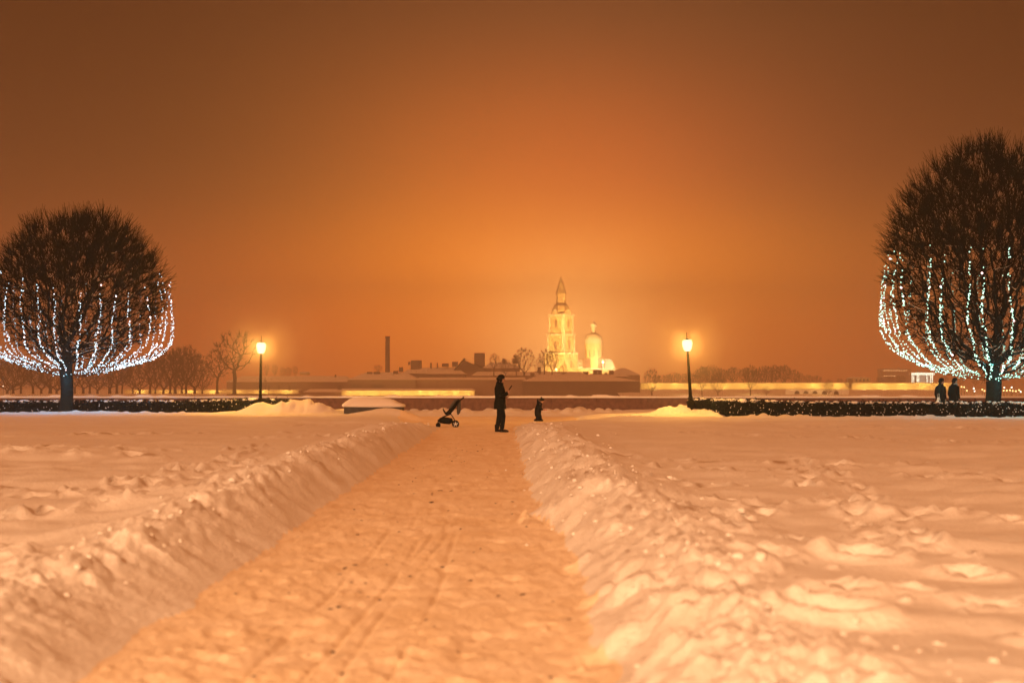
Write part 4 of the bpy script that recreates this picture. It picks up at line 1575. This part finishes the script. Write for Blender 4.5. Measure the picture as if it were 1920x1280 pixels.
def house(name, label, cat, D, x0, x1, ye, yr, depth, wallmat, hip=(0.0, 0.0), base=None, windows=(), chimneys=(), group=None, roofmat=None, gable=False, eave=0.5, winmat=None):
    """Pixels: x0..x1 wide, eave at ye, ridge at yr; windows (x, y, w, h); chimneys (x, w, ytop, ybottom)."""
    D, depth, eave = D * FS, depth * FS, eave * FS
    a, b = at(x0, ye, D), at(x1, ye, D)
    zr = at(0, yr, D).z
    zb = GROUNDZ if base is None else at(0, base, D).z
    root = empty(name, ((a.x + b.x) / 2, D, zb))
    tag(root, label, cat, group)
    ox, oz = root.location.x, zb
    W = b.x - a.x
    m = MB()
    m.box((0, depth / 2, (a.z - oz) / 2), (W, depth, a.z - oz))
    m.build('wall', wallmat, root, smooth=False)
    h0, h1 = hip[0] * W, hip[1] * W
    e = eave
    zt = a.z - oz + 0.003
    m = MB()
    if gable:
        vs = [(-W / 2 - e, -e, zt), (W / 2 + e, -e, zt), (W / 2 + e, depth + e, zt), (-W / 2 - e, depth + e, zt),
              (-W / 2 + h0, -e, zr - oz), (-W / 2 + h0, depth + e, zr - oz)]
        k_ = 0.86
        g0 = MB()
        prism_y(g0, [(-W / 2 * .97, zt - .02), (W / 2 * .97, zt - .02), (-W / 2 + h0, zt + (zr - oz - zt) * k_)], -e * .5, depth)
        g0.build('gable_wall', BRICKDARK, root, smooth=False)
        m.add(vs, [(1, 2, 5, 4), (3, 0, 4, 5)])
    else:
        vs = [(-W / 2 - e, -e, zt), (W / 2 + e, -e, zt), (W / 2 + e, depth + e, zt), (-W / 2 - e, depth + e, zt),
              (-W / 2 + h0, depth / 2, zr - oz), (W / 2 - h1, depth / 2, zr - oz)]
        m.add(vs, [(0, 1, 5, 4), (1, 2, 5), (2, 3, 4, 5), (3, 0, 4), (3, 2, 1, 0)])
    rf = m.build('roof', roofmat or FARSNOW, root, smooth=False)
    for (wx_, wy_, ww, wh) in windows:
        p = at(wx_, wy_, D)
        s = D / FPX
        m = MB()
        m.box((p.x - ox, -0.03, p.z - oz), (ww * s, 0.12, wh * s))
        m.build('window', winmat or WINDOWDARK, root, smooth=False)
    for (cx_, cw, c0, c1) in chimneys:
        s = D / FPX
        pt, pb_ = at(cx_, c0, D + depth * .4), at(cx_, c1, D + depth * .4)
        m = MB()
        m.box((pt.x - ox, depth * .4, (pt.z + pb_.z) / 2 - oz), (cw * s, cw * s * .7, pt.z - pb_.z))
        c_ = m.build('chimney', BRICKDARK, root, smooth=False)
    return root


def flood(p0, p1, D, dist, z, power, n, target_z, parent_name=None, rgb=(1.0, 0.62, 0.16)):
    """Row of floodlights on the ground in front of a wall."""
    D, dist, power = D * FS, dist * FS, power * FS * FS
    for i in range(n):
        t = (i + 0.5) / n
        px = p0 + (p1 - p0) * t
        p = at(px, 730, D)
        w = (at(p1, 730, D).x - at(p0, 730, D).x) / n
        area_light('floodlight', (p.x, D - dist, z), (p.x, D, target_z), w * 0.7, 0.4, power * (0.6 + 0.8 * random.random()), rgb, spread=150)


FY = 560
FYS = FY * FS
# bastion, darkest, nearest to the parapet
house('bastion', 'dark brick bastion with a low snowy roof in front of the floodlit cathedral', 'bastion', FY - 20, 980, 1200, 714.5, 701, 46, BRICKDARK, hip=(.16, .30), eave=0.3,
      chimneys=((998.5, 8, 699, 715),))
s_ = (FY - 20) / FPX
# ledge line on the bastion
lb = at(980, 727, FY - 20)
# curtain wall left of the bastion, floodlit strip below
house('curtain_wall', 'dim fortress wall with a snow ledge and a bright floodlit strip at its foot', 'fortress wall', FY, 779, 984, 712, 707, 20, BRICK, hip=(.02, .0), eave=0.5)
house('fortress_gallery', 'low snow-roofed gallery along the foot of the fortress wall, front floodlit yellow', 'building', FY - 8, 640, 890, 732, 728.0, 6, CREAM, hip=(.0, .02), eave=0.4)
house('long_barracks', 'long low snow-roofed building behind the upright street lamp', 'building', FY + 10, 425, 652, 716, 704, 34, BRICK, hip=(.06, .05), eave=0.5,
      chimneys=((629, 3, 702, 709), (564, 4, 708, 711), (604, 4, 708, 711), (525, 4, 708, 711), (475, 4, 708, 711), (446, 4, 708, 711)))
house('low_shed', 'low snow-covered shed at the end of the long building by the floodlit strip', 'shed', FY - 8, 570, 640, 735, 729, 14, BRICK, hip=(.1, .05), eave=.4, chimneys=((637, 8, 722, 738),))
ww = []
for (a0, a1, n_) in ((659, 676, 6), (700, 718, 7)):
    for i in range(n_):
        ww.append((a0 + (a1 - a0) * i / (n_ - 1), 723.5, 1.7, 6))
house('gatehouse', 'wide house with two groups of dark windows below the tall round smokestack', 'building', FY - 2, 652, 779, 712, 697, 30, PLASTER, hip=(.22, .18), eave=.6, windows=ww,
      chimneys=((693, 10, 697, 703), (742, 9, 695, 701), (707, 12, 697, 704)))
# tall round smokestack
cp = at(726.5, 700, 640 * FS)
stk = empty('smokestack', (cp.x, 640 * FS, GROUNDZ))
tag(stk, 'tall thin round brick smokestack rising above the snowy roofs', 'smokestack')
s_ = 640 * FS / FPX
zt = at(0, 630, 640 * FS).z - GROUNDZ
m = MB()
m.lathe([(5.0 * s_, 0), (4.5 * s_, zt * .5), (4.15 * s_, zt - 1.1)], k=24)
m.build('shaft', BRICKDARK, stk)
m = MB()
m.lathe([(4.2 * s_, zt - 1.098), (4.8 * s_, zt - .8), (4.8 * s_, zt)], k=24)
m.build('collar', BRICKDARK, stk)
# roofs behind
w2 = [(x, 706, 2.0, 7) for x in (766, 772, 778, 784, 790)]
house('courtyard_house', 'snow-roofed house with small dark windows just right of the smokestack', 'building', 620, 756, 802, 700, 692, 24, PLASTER, hip=(.1, .1), windows=w2, chimneys=((752, 8, 688, 697),))
house('snowy_terrace', 'broad snow-roofed block with a row of dormers between smokestack and steep gable', 'building', 600, 800, 870, 701, 694, 24, PLASTER, hip=(.06, .1),
      windows=[(x, 705, 2.2, 3.4) for x in (808, 816, 822, 834, 850, 856)])
house('mid_roof', 'long pale snow roof with small chimneys behind the row of dormers', 'building', 660, 770, 905, 697, 688, 40, PLASTER, hip=(.15, .2),
      chimneys=((808, 4, 680, 690), (820, 3, 680, 690), (835, 13, 681, 688), (853, 11, 678, 688)))
house('rooftop_block', 'flat rooftop block above the pale snow roofs right of the smokestack', 'building', 700, 770, 789, 675.5, 674.5, 8, BRICKDARK, eave=.1, chimneys=((767, 4, 678, 684),))
house('gabled_house', 'steep-gabled dark house with a snowy roof slope and a box tower behind the adult', 'building', 640, 850, 922, 697, 671, 26, BRICK, hip=(.28, 0), gable=True, roofmat=None)
tw = house('roof_tower', 'square dark tower box standing above the steep snowy gable', 'tower', 665, 889, 908, 661.5, 660.5, 14, BRICKDARK, eave=.2)
house('chapel_roof', 'low snow-roofed house among the bare trees left of the cathedral', 'building', 650, 905, 975, 690, 678, 24, BRICK, hip=(.2, .3), chimneys=((945, 6, 672, 684), (966, 9, 672, 682)))
house('inner_range', 'long dim snow roof stretching behind the bastion', 'building', 600, 885, 1100, 704, 696, 26, BRICK, hip=(.04, .04),
      chimneys=((1011, 6, 688, 705), (1043, 12, 698, 703), (1098, 10, 696, 703), (970, 5, 698, 706)))
house('mint_wing', 'snow-roofed wing with broad square chimneys right below the small dome', 'building', 610, 1090, 1180, 706, 700, 24, PLASTER, hip=(.1, .1), chimneys=((1116, 8, 693, 703), (1124.5, 8, 693, 703), (1136, 5, 698, 704), (1146, 9, 694, 705)))
house('pavilion', 'hip-roofed snowy pavilion right of the cathedral, at the end of the bastion', 'building', 650, 1143, 1200, 703, 689, 30, BRICK, hip=(.45, .4))

# floodlit wall along the right shore
wallR = house('floodlit_wall', 'long low fortress wall floodlit bright yellow right of the bastion', 'fortress wall', FY, 1201, 1592, 718, 716.6, 8, CREAM, base=729, eave=.3)
wallR2 = house('quay_gallery', 'floodlit quay gallery behind the walking couple, brightest at its ends', 'fortress wall', FY, 1597, 1787, 718, 716.8, 8, CREAM, base=731, eave=.3)
wallL = house('shore_wall', 'thin floodlit shore wall behind the bare trees by the smaller linden', 'fortress wall', FY, 232, 560, 731, 729.5, 6, CREAM, base=738, eave=.3)
house('kiosk_house', 'small flat-roofed house glowing above the right end of the floodlit wall', 'building', FY + 12, 1600, 1632, 709, 706.5, 10, CREAM, base=718, windows=[(x, 712.5, 3, 4) for x in (1606, 1613, 1620, 1627)])
house('lit_hut', 'tiny lit hut above the long low building left of the smokestack', 'building', 620, 562, 576, 699, 696.5, 8, CREAM, base=703)
# sloping snowy shore in front of the right wall
m = MB()
K = 60
for i in range(K + 1):
    x = at(1150 + 700 * i / K, 740, FYS).x
    m.v.append((x, FYS - 62, -4.4))
    m.v.append((x, FYS - 34, -2.6 + .4 * math.sin(i * .7)))
    m.v.append((x, FYS + 2, at(0, 729.5, FYS).z))
for i in range(K):
    for j in range(2):
        m.f.append((i * 3 + j, (i + 1) * 3 + j, (i + 1) * 3 + j + 1, i * 3 + j + 1))
        m.mi.append(0)
tag(m.build('shore', FARSNOW), kind='structure')
m = MB()
m.add([(-1200, FYS + 12, -4.0), (1200, FYS + 12, -4.0), (1200, 2640, -4.0), (-1200, 2640, -4.0)], [(0, 1, 2, 3)])
tag(m.build('far_land', FARSNOW, smooth=False), kind='structure')
# low quay; the shade inside its arches is put in as solid dark panels
qa = at(1533, 740, FYS - 40)
q = empty('arched_quay', (qa.x, FYS - 40, -4.4))
tag(q, 'low snowy quay with five dark arches at the water, right of the bare trees', 'quay')
s_ = (FYS - 40) / FPX
m = MB()
m.box((0, 1.5, 1.9), (118 * s_, 3, 3.8))
m.build('wall', FARSNOW, q, smooth=False)
for xp in (1494.5, 1511, 1528, 1546, 1568):
    m = MB()
    poly = [(-4.6 * s_, 0.0)] + [(4.6 * s_ * -math.cos(math.pi * i / 10), 1.7 + 1.6 * math.sin(math.pi * i / 10)) for i in range(11)] + [(4.6 * s_, 0.0)]
    prism_y(m, poly, -0.2, 0.3)
    o = m.build('dark_arch_panel', WINDOWDARK, q, smooth=False)
    o.location = ((xp - 1533) * s_, 0, 0)
# white portico building far right
PD = 900
pp = at(1732, 717, PD)
por = empty('portico', (pp.x, PD, GROUNDZ))
tag(por, 'small white columned portico lit cold white beside the walking couple', 'building')
s_ = PD / FPX
zt = at(0, 699, PD).z - GROUNDZ
zb = at(0, 717, PD).z - GROUNDZ
m = MB()
m.box((0, 4, zt - 1.6 * s_), (44 * s_, 5, 4.5 * s_))
m.build('entablature', WHITESTONE, por, smooth=False)
m = MB()
m.box((0, 6, zt / 2 - .5), (40 * s_, 0.6, zt - 5 * s_ + 1))
m.build('wall', BRICK, por, smooth=False)
for xp in (-20, -17, -10.5, -7.5, 8, 15, 18.5):
    m = MB()
    m.lathe([(1.25 * s_, zb - 1), (1.1 * s_, zt - 3.9 * s_)], (xp * s_, 2.2, 0), k=10)
    m.build('column', WHITESTONE, por)
area_light('floodlight', (pp.x, PD - 16, 4), (pp.x, PD + 3, zt - 5), 12, 1, 7000, (.8, 1, .9))
# distant office block with faint lit rows
OD = 1900
ob = at(1680, 700, OD)
off = empty('distant_block', (ob.x, OD, GROUNDZ))
tag(off, 'faint distant block with thin rows of lit windows above the quay gallery', 'building')
s_ = OD / FPX
m = MB()
oh = at(0, 691, OD).z - GROUNDZ
m.box((0, 8, oh / 2), (58 * s_, 15.6, oh), 0)
m.build('wall', BRICK, off, smooth=False)
for yy_, x0_, n_ in ((694.5, -22, 10), (704.5, -26, 6)):
    for i in range(n_):
        if random.random() < .15:
            continue
        m = MB()
        m.box(((x0_ + i * 4.6) * s_, -.15, at(0, yy_, OD).z - GROUNDZ), (3.6 * s_, .2, 1.1 * s_))
        m.build('window', LITWIN, off, smooth=False)

# ---- cathedral
CD = 2000
Q = CD / 1275.0
cs = CD / FPX
CB = at(1052, 700, CD)


def cz_(py):
    return at(0, py, CD).z


cath = empty('cathedral', (CB.x, CD, GROUNDZ))
tag(cath, 'floodlit yellow cathedral with a tiered bell tower and a small dome fading into fog', 'cathedral')
tow = Matrix.Rotation(rad(-36), 3, 'Z')
S = 34 * cs


def tier(name, side, y0, y1, mat, top=1.0, cxp=1052):
    m = MB()
    z0, z1 = cz_(y0) - GROUNDZ, cz_(y1) - GROUNDZ
    m.box(((cxp - 1052) * cs, 0, (z0 + z1) / 2), (side, side, z1 - z0), rad(-36), top=(top, top))
    return m.build(name, mat, cath, smooth=False)


tier('base_tier', S * 1.32, 716, 664, CREAM)
tier('base_cornice', S * 1.38, 664, 661, WHITESTONE)
tier('lower_tier', S * 1.12, 661, 629, CREAM, .92)
tier('cornice', S * 1.16, 629, 626, WHITESTONE)
tier('belfry_tier', S * 0.98, 626, 593, CREAM)
tier('upper_cornice', S * 1.12, 593, 589.5, WHITESTONE)
for fa in (rad(-36 - 90), rad(-36)):
    nrm = Vector((math.cos(fa), math.sin(fa), 0))
    tg = Vector((-nrm.y, nrm.x, 0))
    for (yt, yb_, wpx, off_) in ((600, 614, 5.5, S * .49), (640, 656, 6, S * .555), (676, 690, 6, S * .66)):
        z0, z1 = cz_(yb_) - GROUNDZ, cz_(yt) - GROUNDZ
        w = wpx * cs
        n = 8
        poly = [(-w / 2, z0), (w / 2, z0)] + [(w / 2 * math.cos(math.pi * i / n), z1 - w / 2 + w / 2 * math.sin(math.pi * i / n)) for i in range(n + 1)]
        m = MB()
        vs = [nrm * (off_ + .12) + tg * x + Vector((0, 0, z)) for x, z in poly] + [nrm * (off_ - .5) + tg * x + Vector((0, 0, z)) for x, z in poly]
        nn = len(poly)
        m.add(vs, [tuple(range(nn)), tuple(range(2 * nn - 1, nn - 1, -1))] + [((i + 1) % nn, i, nn + i, nn + (i + 1) % nn) for i in range(nn)])
        m.build('arched_window', BRICK if yt != 600 else PLASTER, cath, smooth=False)
    for k in (-1, 1):
        for yt, yb_, off_ in ((593, 626, S * .49), (629, 661, S * .56)):
            m = MB()
            c = nrm * (off_ + .08) + tg * k * off_ * .86
            m.box((c.x, c.y, (cz_(yt) + cz_(yb_)) / 2 - GROUNDZ), (.7, S * .1, cz_(yt) - cz_(yb_)), fa)
            m.build('pilaster', WHITESTONE, cath, smooth=False)
m = MB()
z = [cz_(y) - GROUNDZ for y in (589.4, 583, 574, 569)]
m.lathe([(S * .52, z[0]), (S * .53, z[1]), (S * .42, z[2]), (S * .28, z[3])], k=8, sq=True)
m.build('clock_dome', CREAM, cath, smooth=False)
for fa in (rad(-36 - 90), rad(-36)):
    nrm = Vector((math.cos(fa), math.sin(fa), 0))
    c = nrm * S * .50
    MB().loft([c + Vector((0, 0, z[1])) + nrm * .2, c + Vector((0, 0, z[1])) + nrm * .9], [2.0, 2.0], 16).build('clock_face', WHITESTONE, cath)
m = MB()
z = [cz_(y) - GROUNDZ for y in (568.9, 552, 549, 540, 532, 529)]
m.lathe([(S * .27, z[0]), (S * .26, z[1]), (S * .32, z[1]), (S * .30, z[2]), (S * .20, z[3]), (S * .14, z[4]), (S * .12, z[5])], k=8)
m.build('lantern', CREAM, cath, smooth=False)
m = MB()
z = [cz_(y) - GROUNDZ for y in (528.9, 522, 515)]
m.lathe([(S * .10, z[0]), (S * .05, z[1]), (.15, z[2])], k=8)
m.build('spire', CREAM, cath, smooth=False)
# nave roof and body
x0, x1 = (1074 - 1052) * cs, (1152 - 1052) * cs
m = MB()
m.box(((x0 + x1) / 2, 16, (cz_(692) - GROUNDZ) / 2), (x1 - x0, 20, cz_(692) - GROUNDZ))
m.build('nave_wall', CREAM, cath, smooth=False)
m = MB()
zt0, zt1 = cz_(691.8) - GROUNDZ, cz_(674) - GROUNDZ
m.add([(x0 - 1, 3, zt0), (x1 + 2, 3, zt0 - 1.5), (x1 + 2, 26, zt0 - 1.5), (x0 - 1, 26, zt0), (x0 - 1, 14, zt1), (x1 - 3, 14, zt1 + .8)],
      [(0, 1, 5, 4), (1, 2, 5), (2, 3, 4, 5), (3, 0, 4)])
m.build('nave_roof', FARSNOW, cath, smooth=False)
dxp = (1114 - 1052) * cs
m = MB()
z = [cz_(y) - GROUNDZ for y in (690, 648, 646, 644)]
m.lathe([(16.5 * cs, z[0]), (16.5 * cs, z[1]), (18 * cs, z[2]), (18 * cs, z[3])], (dxp, 12, 0), k=28)
m.build('drum', CREAM, cath)
m = MB()
m.box((dxp, 12, (cz_(672) + cz_(690)) / 2 - GROUNDZ), (41 * cs, 30 * cs, cz_(672) - cz_(690)))
m.build('drum_base', PLASTER, cath, smooth=False)
m = MB()
prf = [(17.2, 643.9), (17.4, 638), (16, 632), (12.5, 627), (8, 624.5), (5, 623)]
m.lathe([(r * cs, cz_(y) - GROUNDZ) for r, y in prf], (dxp, 12, 0), k=28)
m.build('dome', WHITESTONE, cath)
m = MB()
prf = [(4.5, 622.9), (4.2, 612), (5.5, 611), (6.5, 608), (5, 605), (2, 603), (.8, 600), (.6, 592)]
m.lathe([(r * cs, cz_(y) - GROUNDZ) for r, y in prf], (dxp, 12, 0), k=16)
m.build('dome_lantern', WHITESTONE, cath)
m = MB()
m.box((dxp, 12, cz_(594) - GROUNDZ), (4 * cs, .4, .5))
m.build('cross', CREAM, cath, smooth=False)
for k in range(-2, 3):
    a = rad(-90 + k * 30)
    m = MB()
    c = Vector((dxp + math.cos(a) * 16.5 * cs, 12 + math.sin(a) * 16.5 * cs, (cz_(668) + cz_(655)) / 2 - GROUNDZ))
    m.box(c, (.35, 2.4 * cs, 12 * cs), a)
    m.build('arched_window', BRICK, cath, smooth=False)
fl_ = (1.0, 0.54, 0.13)
FLP = 1.2
area_light('floodlight', (CB.x - 16 * Q, CD - 70 * Q, 8 * Q), (CB.x, CD, 40 * Q), 14, 8, 450000 * FLP, fl_)
area_light('floodlight', (CB.x + 44 * Q, CD - 56 * Q, 12 * Q), (CB.x + 4, CD, 50 * Q), 14, 8, 290000 * FLP, fl_)
area_light('floodlight', (CB.x + dxp, CD - 50 * Q, 18 * Q), (CB.x + dxp, CD + 12, 34 * Q), 14, 5, 105000 * FLP, (1, .56, .24))
area_light('floodlight', (CB.x + dxp + 12 * Q, CD - 14 * Q, 18 * Q), (CB.x + dxp, CD + 12, 36 * Q), 5, 5, 22000 * FLP, (1, .7, .4))
area_light('floodlight', (CB.x + 6, CD - 34 * Q, 50 * Q), (CB.x, CD, 94 * Q), 9, 5, 95000 * FLP, (1, .42, .10))
# small bright lamp by the drum
lp = at(1130.5, 679.5, CD - 3)
m = MB()
m.ball((0, 0, 0), 1.1, 10, 7)
m.loft([(0, 0, -.9), (0, 0, -9.0)], [.2, .25], 6)
o = m.build('roof_lamp', FARLAMPW)
o.location = lp
tag(o, 'small bright lamp at the foot of the cathedral dome', 'lamp')
point_light('lamp_light', (0, -1.2, 1.5), 16000, (1, .6, .3), 0.6, o)
o = m.build('roof_lamp', FARLAMPW)
o.location = at(1043, 693, CD - 60)
tag(o, 'small bright lamp among bare branches at the foot of the bell tower', 'lamp')
point_light('lamp_light', (0, -1.2, 1.5), 30000, (1, .6, .25), 0.6, o)
# floodlit strips
flood(1203, 1590, FY, 4.0, at(0, 731, FYS).z, 900, 9, at(0, 722, FYS).z)
flood(1599, 1785, FY, 4.0, at(0, 732, FYS).z, 900, 5, at(0, 723, FYS).z)
flood(645, 888, FY - 8, 3.0, -3.6, 260, 11, at(0, 737, FYS).z)
flood(240, 560, FY, 3.0, -3.6, 450, 7, at(0, 736, FYS).z)
flood(1210, 1580, FY - 12, 26.0, 2.0, 900, 3, -2.5)

# distant lamps
LD = 700
spots_ = [(1803, 725, 0), (1808, 725.5, 0), (1813, 732, 0), (1826, 728, 1), (1827.5, 733, 1), (1842, 730, 0), (1846, 732.5, 0), (1883, 726.5, 1), (1882, 732, 0), (1888, 732, 0),
          (1897, 726, 1), (1894, 731.5, 0), (1899, 732.5, 0), (1905, 733, 0), (1911, 731, 0), (1914, 734, 1), (6, 723.5, 1), (20, 724, 1)]
for i, (x, y, w) in enumerate(spots_):
    p = at(x, y, LD)
    root = empty('distant_lamp', (p.x, LD, p.z - 3.2))
    side = 'beyond the parapet right of the walking couple' if x > 900 else 'far off at the left edge behind the smaller linden'
    col = 'white' if w else 'amber'
    tag(root, 'tiny blurred %s lamp %s' % (col, side), 'lamp', 'blurred %s lamps %s' % (col, 'right of the couple' if x > 900 else 'at the left edge'))
    m = MB()
    m.lathe([(.12, -1.5), (.07, 2.9)], k=6)
    m.build('pole', IRON, root)
    m = MB()
    m.ball((0, 0, 3.2), .37 if x > 900 else .28, 10, 7)
    m.build('globe', FARLAMPW if w else FARLAMP, root)

# ------------------------------------------------------------------ bare trees on the far shore
protos = []
specs = [(101, (0, 0, 5.9), (3.3, 3.2, 4.1), 620, 1.6, .40, .22), (202, (0.3, 0, 5.4), (4.4, 4.0, 4.5), 700, 1.2, .40, .28), (303, (-.2, 0, 6.6), (2.5, 2.5, 3.7), 460, 2.4, .40, .22),
         (404, (0, .2, 5.2), (4.9, 4.4, 4.7), 760, .9, .40, .26)]
for (sd_, cc, cr, na, th, stp, rt) in specs:
    t = make_tree('bare_tree', 'bare tree', 'tree', sd_, (0, 0, -50), 10, cc, cr, na, th, stp, rt, .09, (7, .9, .024, .012), FARBARK, flat=.9, tipr=.022, infl=2.4, shell=.3, kill=.7)
    protos.append(t)
used = [False] * 4


def far_tree(px, yb, yt, D, v, label, group=None, wide=1.0, rz=None):
    t = protos[v] if not used[v] else copy_tree(protos[v])
    used[v] = True
    D = D * FS
    base = at(px, yb, D)
    top = at(px, yt, D)
    k = (top.z - base.z) / 10.2
    t.location = base
    t.scale = (k * wide, k * wide, k)
    t.rotation_euler = (0, 0, random.uniform(0, 6.28) if rz is None else rz)
    for key in ('label', 'group'):
        if key in t:
            del t[key]
    tag(t, label, 'tree', group)
    return t


far_tree(440, 738, 622, 400, 2, 'tall thin bare tree with a leaning trunk just left of the upright lamp', None, 1.35)
far_tree(407, 738, 655, 420, 2, 'bushy bare tree between the tall thin tree and the tree row', None, 1.2)
G1 = 'bare trees in the hazy row by the smaller linden'
for (x, yt, v, w) in ((379, 676, 3, .8), (365, 659, 1, 1.1), (349, 648, 0, 1.2), (341, 655, 3, .8), (328, 650, 1, 1.0), (319, 663, 2, 1.3), (306, 657, 3, 1.0), (291, 670, 1, .8), (281, 661, 0, 1.2), (262, 672, 3, 1.1), (249, 680, 1, .9)):
    far_tree(x, 738, yt, 430 + random.uniform(-15, 20), v, 'bare tree in the hazy row between the smaller linden and the upright lamp', G1, w)
G2 = 'dim bare trees behind the smaller linden'
for x in (232, 219, 204, 183, 170, 158, 139, 104, 92, 74, 60, 41, 27, 12, -6):
    far_tree(x + random.uniform(-4, 4), 738, 668 + random.uniform(-14, 14), 380 + random.uniform(-20, 20), random.choice((0, 1, 3)), 'dim bare tree seen through the crown of the smaller linden', G2, random.uniform(.9, 1.4))
G3 = 'faint trees above the long low building'
for x in (500, 515, 530, 541, 553):
    far_tree(x, 712, 684 + random.uniform(-1, 6), 700, random.choice((0, 2)), 'faint bare tree above the long low building behind the upright lamp', G3, .9)
G3b = 'thin leaning stems in front of the long low building'
for (x, yt) in ((497, 708), (504, 722), (523, 722), (543, 722)):
    far_tree(x, 739, yt, 420, 2, 'thin young tree in front of the long low building', G3b, .5)
far_tree(709, 698, 683, 660, 3, 'small bushy tree at the foot of the smokestack', None, 1.3)
far_tree(926, 705, 663, 590, 2, 'dark narrow bare tree just above the hat of the adult', None, 1.1)
far_tree(948, 705, 672, 600, 1, 'spreading low bare tree between the adult and the round-crowned tree', None, .9)
far_tree(983, 706, 650, 585, 1, 'broad round-crowned bare tree left of the bell tower', None, 1.0)
far_tree(968, 706, 664, 600, 0, 'slim bare tree close beside the round-crowned one', None, .8)
far_tree(1021, 704, 655, 580, 2, 'bare tree against the lit base of the bell tower, its crown forked', None, 1.2)
far_tree(1035, 704, 657, 582, 0, 'bare tree standing right in front of the bell tower base', None, .9)
far_tree(1056, 706, 682, 584, 3, 'low bushy bare tree right of the bell tower trees', None, .8)
far_tree(1012, 706, 668, 600, 3, 'low faint bare tree left of the bell tower trees', None, .6)
far_tree(1222, 741, 690, 520, 1, 'bare tree in front of the floodlit wall next to the bastion', None, .85)
far_tree(1316, 741, 686, 522, 0, 'bare tree in front of the floodlit wall just right of the leaning lamp', None, .8)
far_tree(1346, 741, 698, 522, 3, 'squat bare tree in front of the floodlit wall, second right of the leaning lamp', None, .8)
far_tree(1407, 741, 684, 522, 0, 'tall straight bare tree halfway along the floodlit wall', None, .9)
far_tree(1437, 741, 722, 518, 3, 'tiny forked bush by the shore halfway along the floodlit wall', None, .9)
far_tree(1554, 741, 711, 530, 3, 'small dark tree above the arched quay', None, .7)
far_tree(1591, 728, 708, 545, 3, 'dark bush between the two floodlit walls', None, .9)
G4 = 'hazy bare trees massed behind the floodlit wall'
for i in range(26):
    x = 1232 + i * 10.6 + random.uniform(-4, 4)
    yt = float(np.interp(x, [1232, 1300, 1330, 1350, 1370, 1400, 1430, 1450, 1480, 1500], [700, 696, 682, 690, 688, 690, 686, 682, 686, 700])) + random.uniform(-2, 3)
    far_tree(x, 722, yt, 640 + random.uniform(-25, 40), random.choice((0, 1, 3, 3)), 'hazy bare tree in the mass behind the floodlit wall', G4, 1.05)
G5 = 'faint low trees beyond the right end of the floodlit wall'
for x in (1518, 1532, 1575, 1650, 1668, 1690, 1770, 1800, 1830):
    far_tree(x, 722, 705 + random.uniform(-4, 4), 690, random.choice((1, 3)), 'faint low tree beyond the right end of the floodlit wall', G5, 1.3)

# ------------------------------------------------------------------ frosty air
def haze_box(x0, x1, y0, y1, z0, z1, density, color, aniso):
    m = MB()
    m.box(((x0 + x1) / 2, (y0 + y1) / 2, (z0 + z1) / 2), (x1 - x0, y1 - y0, z1 - z0))
    mt = bpy.data.materials.new('frosty_air')
    mt.use_nodes = True
    nt = mt.node_tree
    for n in list(nt.nodes):
        nt.nodes.remove(n)
    v = nt.nodes.new('ShaderNodeVolumePrincipled')
    v.inputs['Color'].default_value = (*color, 1)
    v.inputs['Density'].default_value = density
    v.inputs['Anisotropy'].default_value = aniso
    o_ = nt.nodes.new('ShaderNodeOutputMaterial')
    nt.links.new(v.outputs[0], o_.inputs['Volume'])
    return tag(m.build('haze', mt, smooth=False), kind='stuff')


haze_box(-1300, 1300, -220, 2700, -6, 190, HAZE, (0.96, 0.94, 0.90), 0.6)
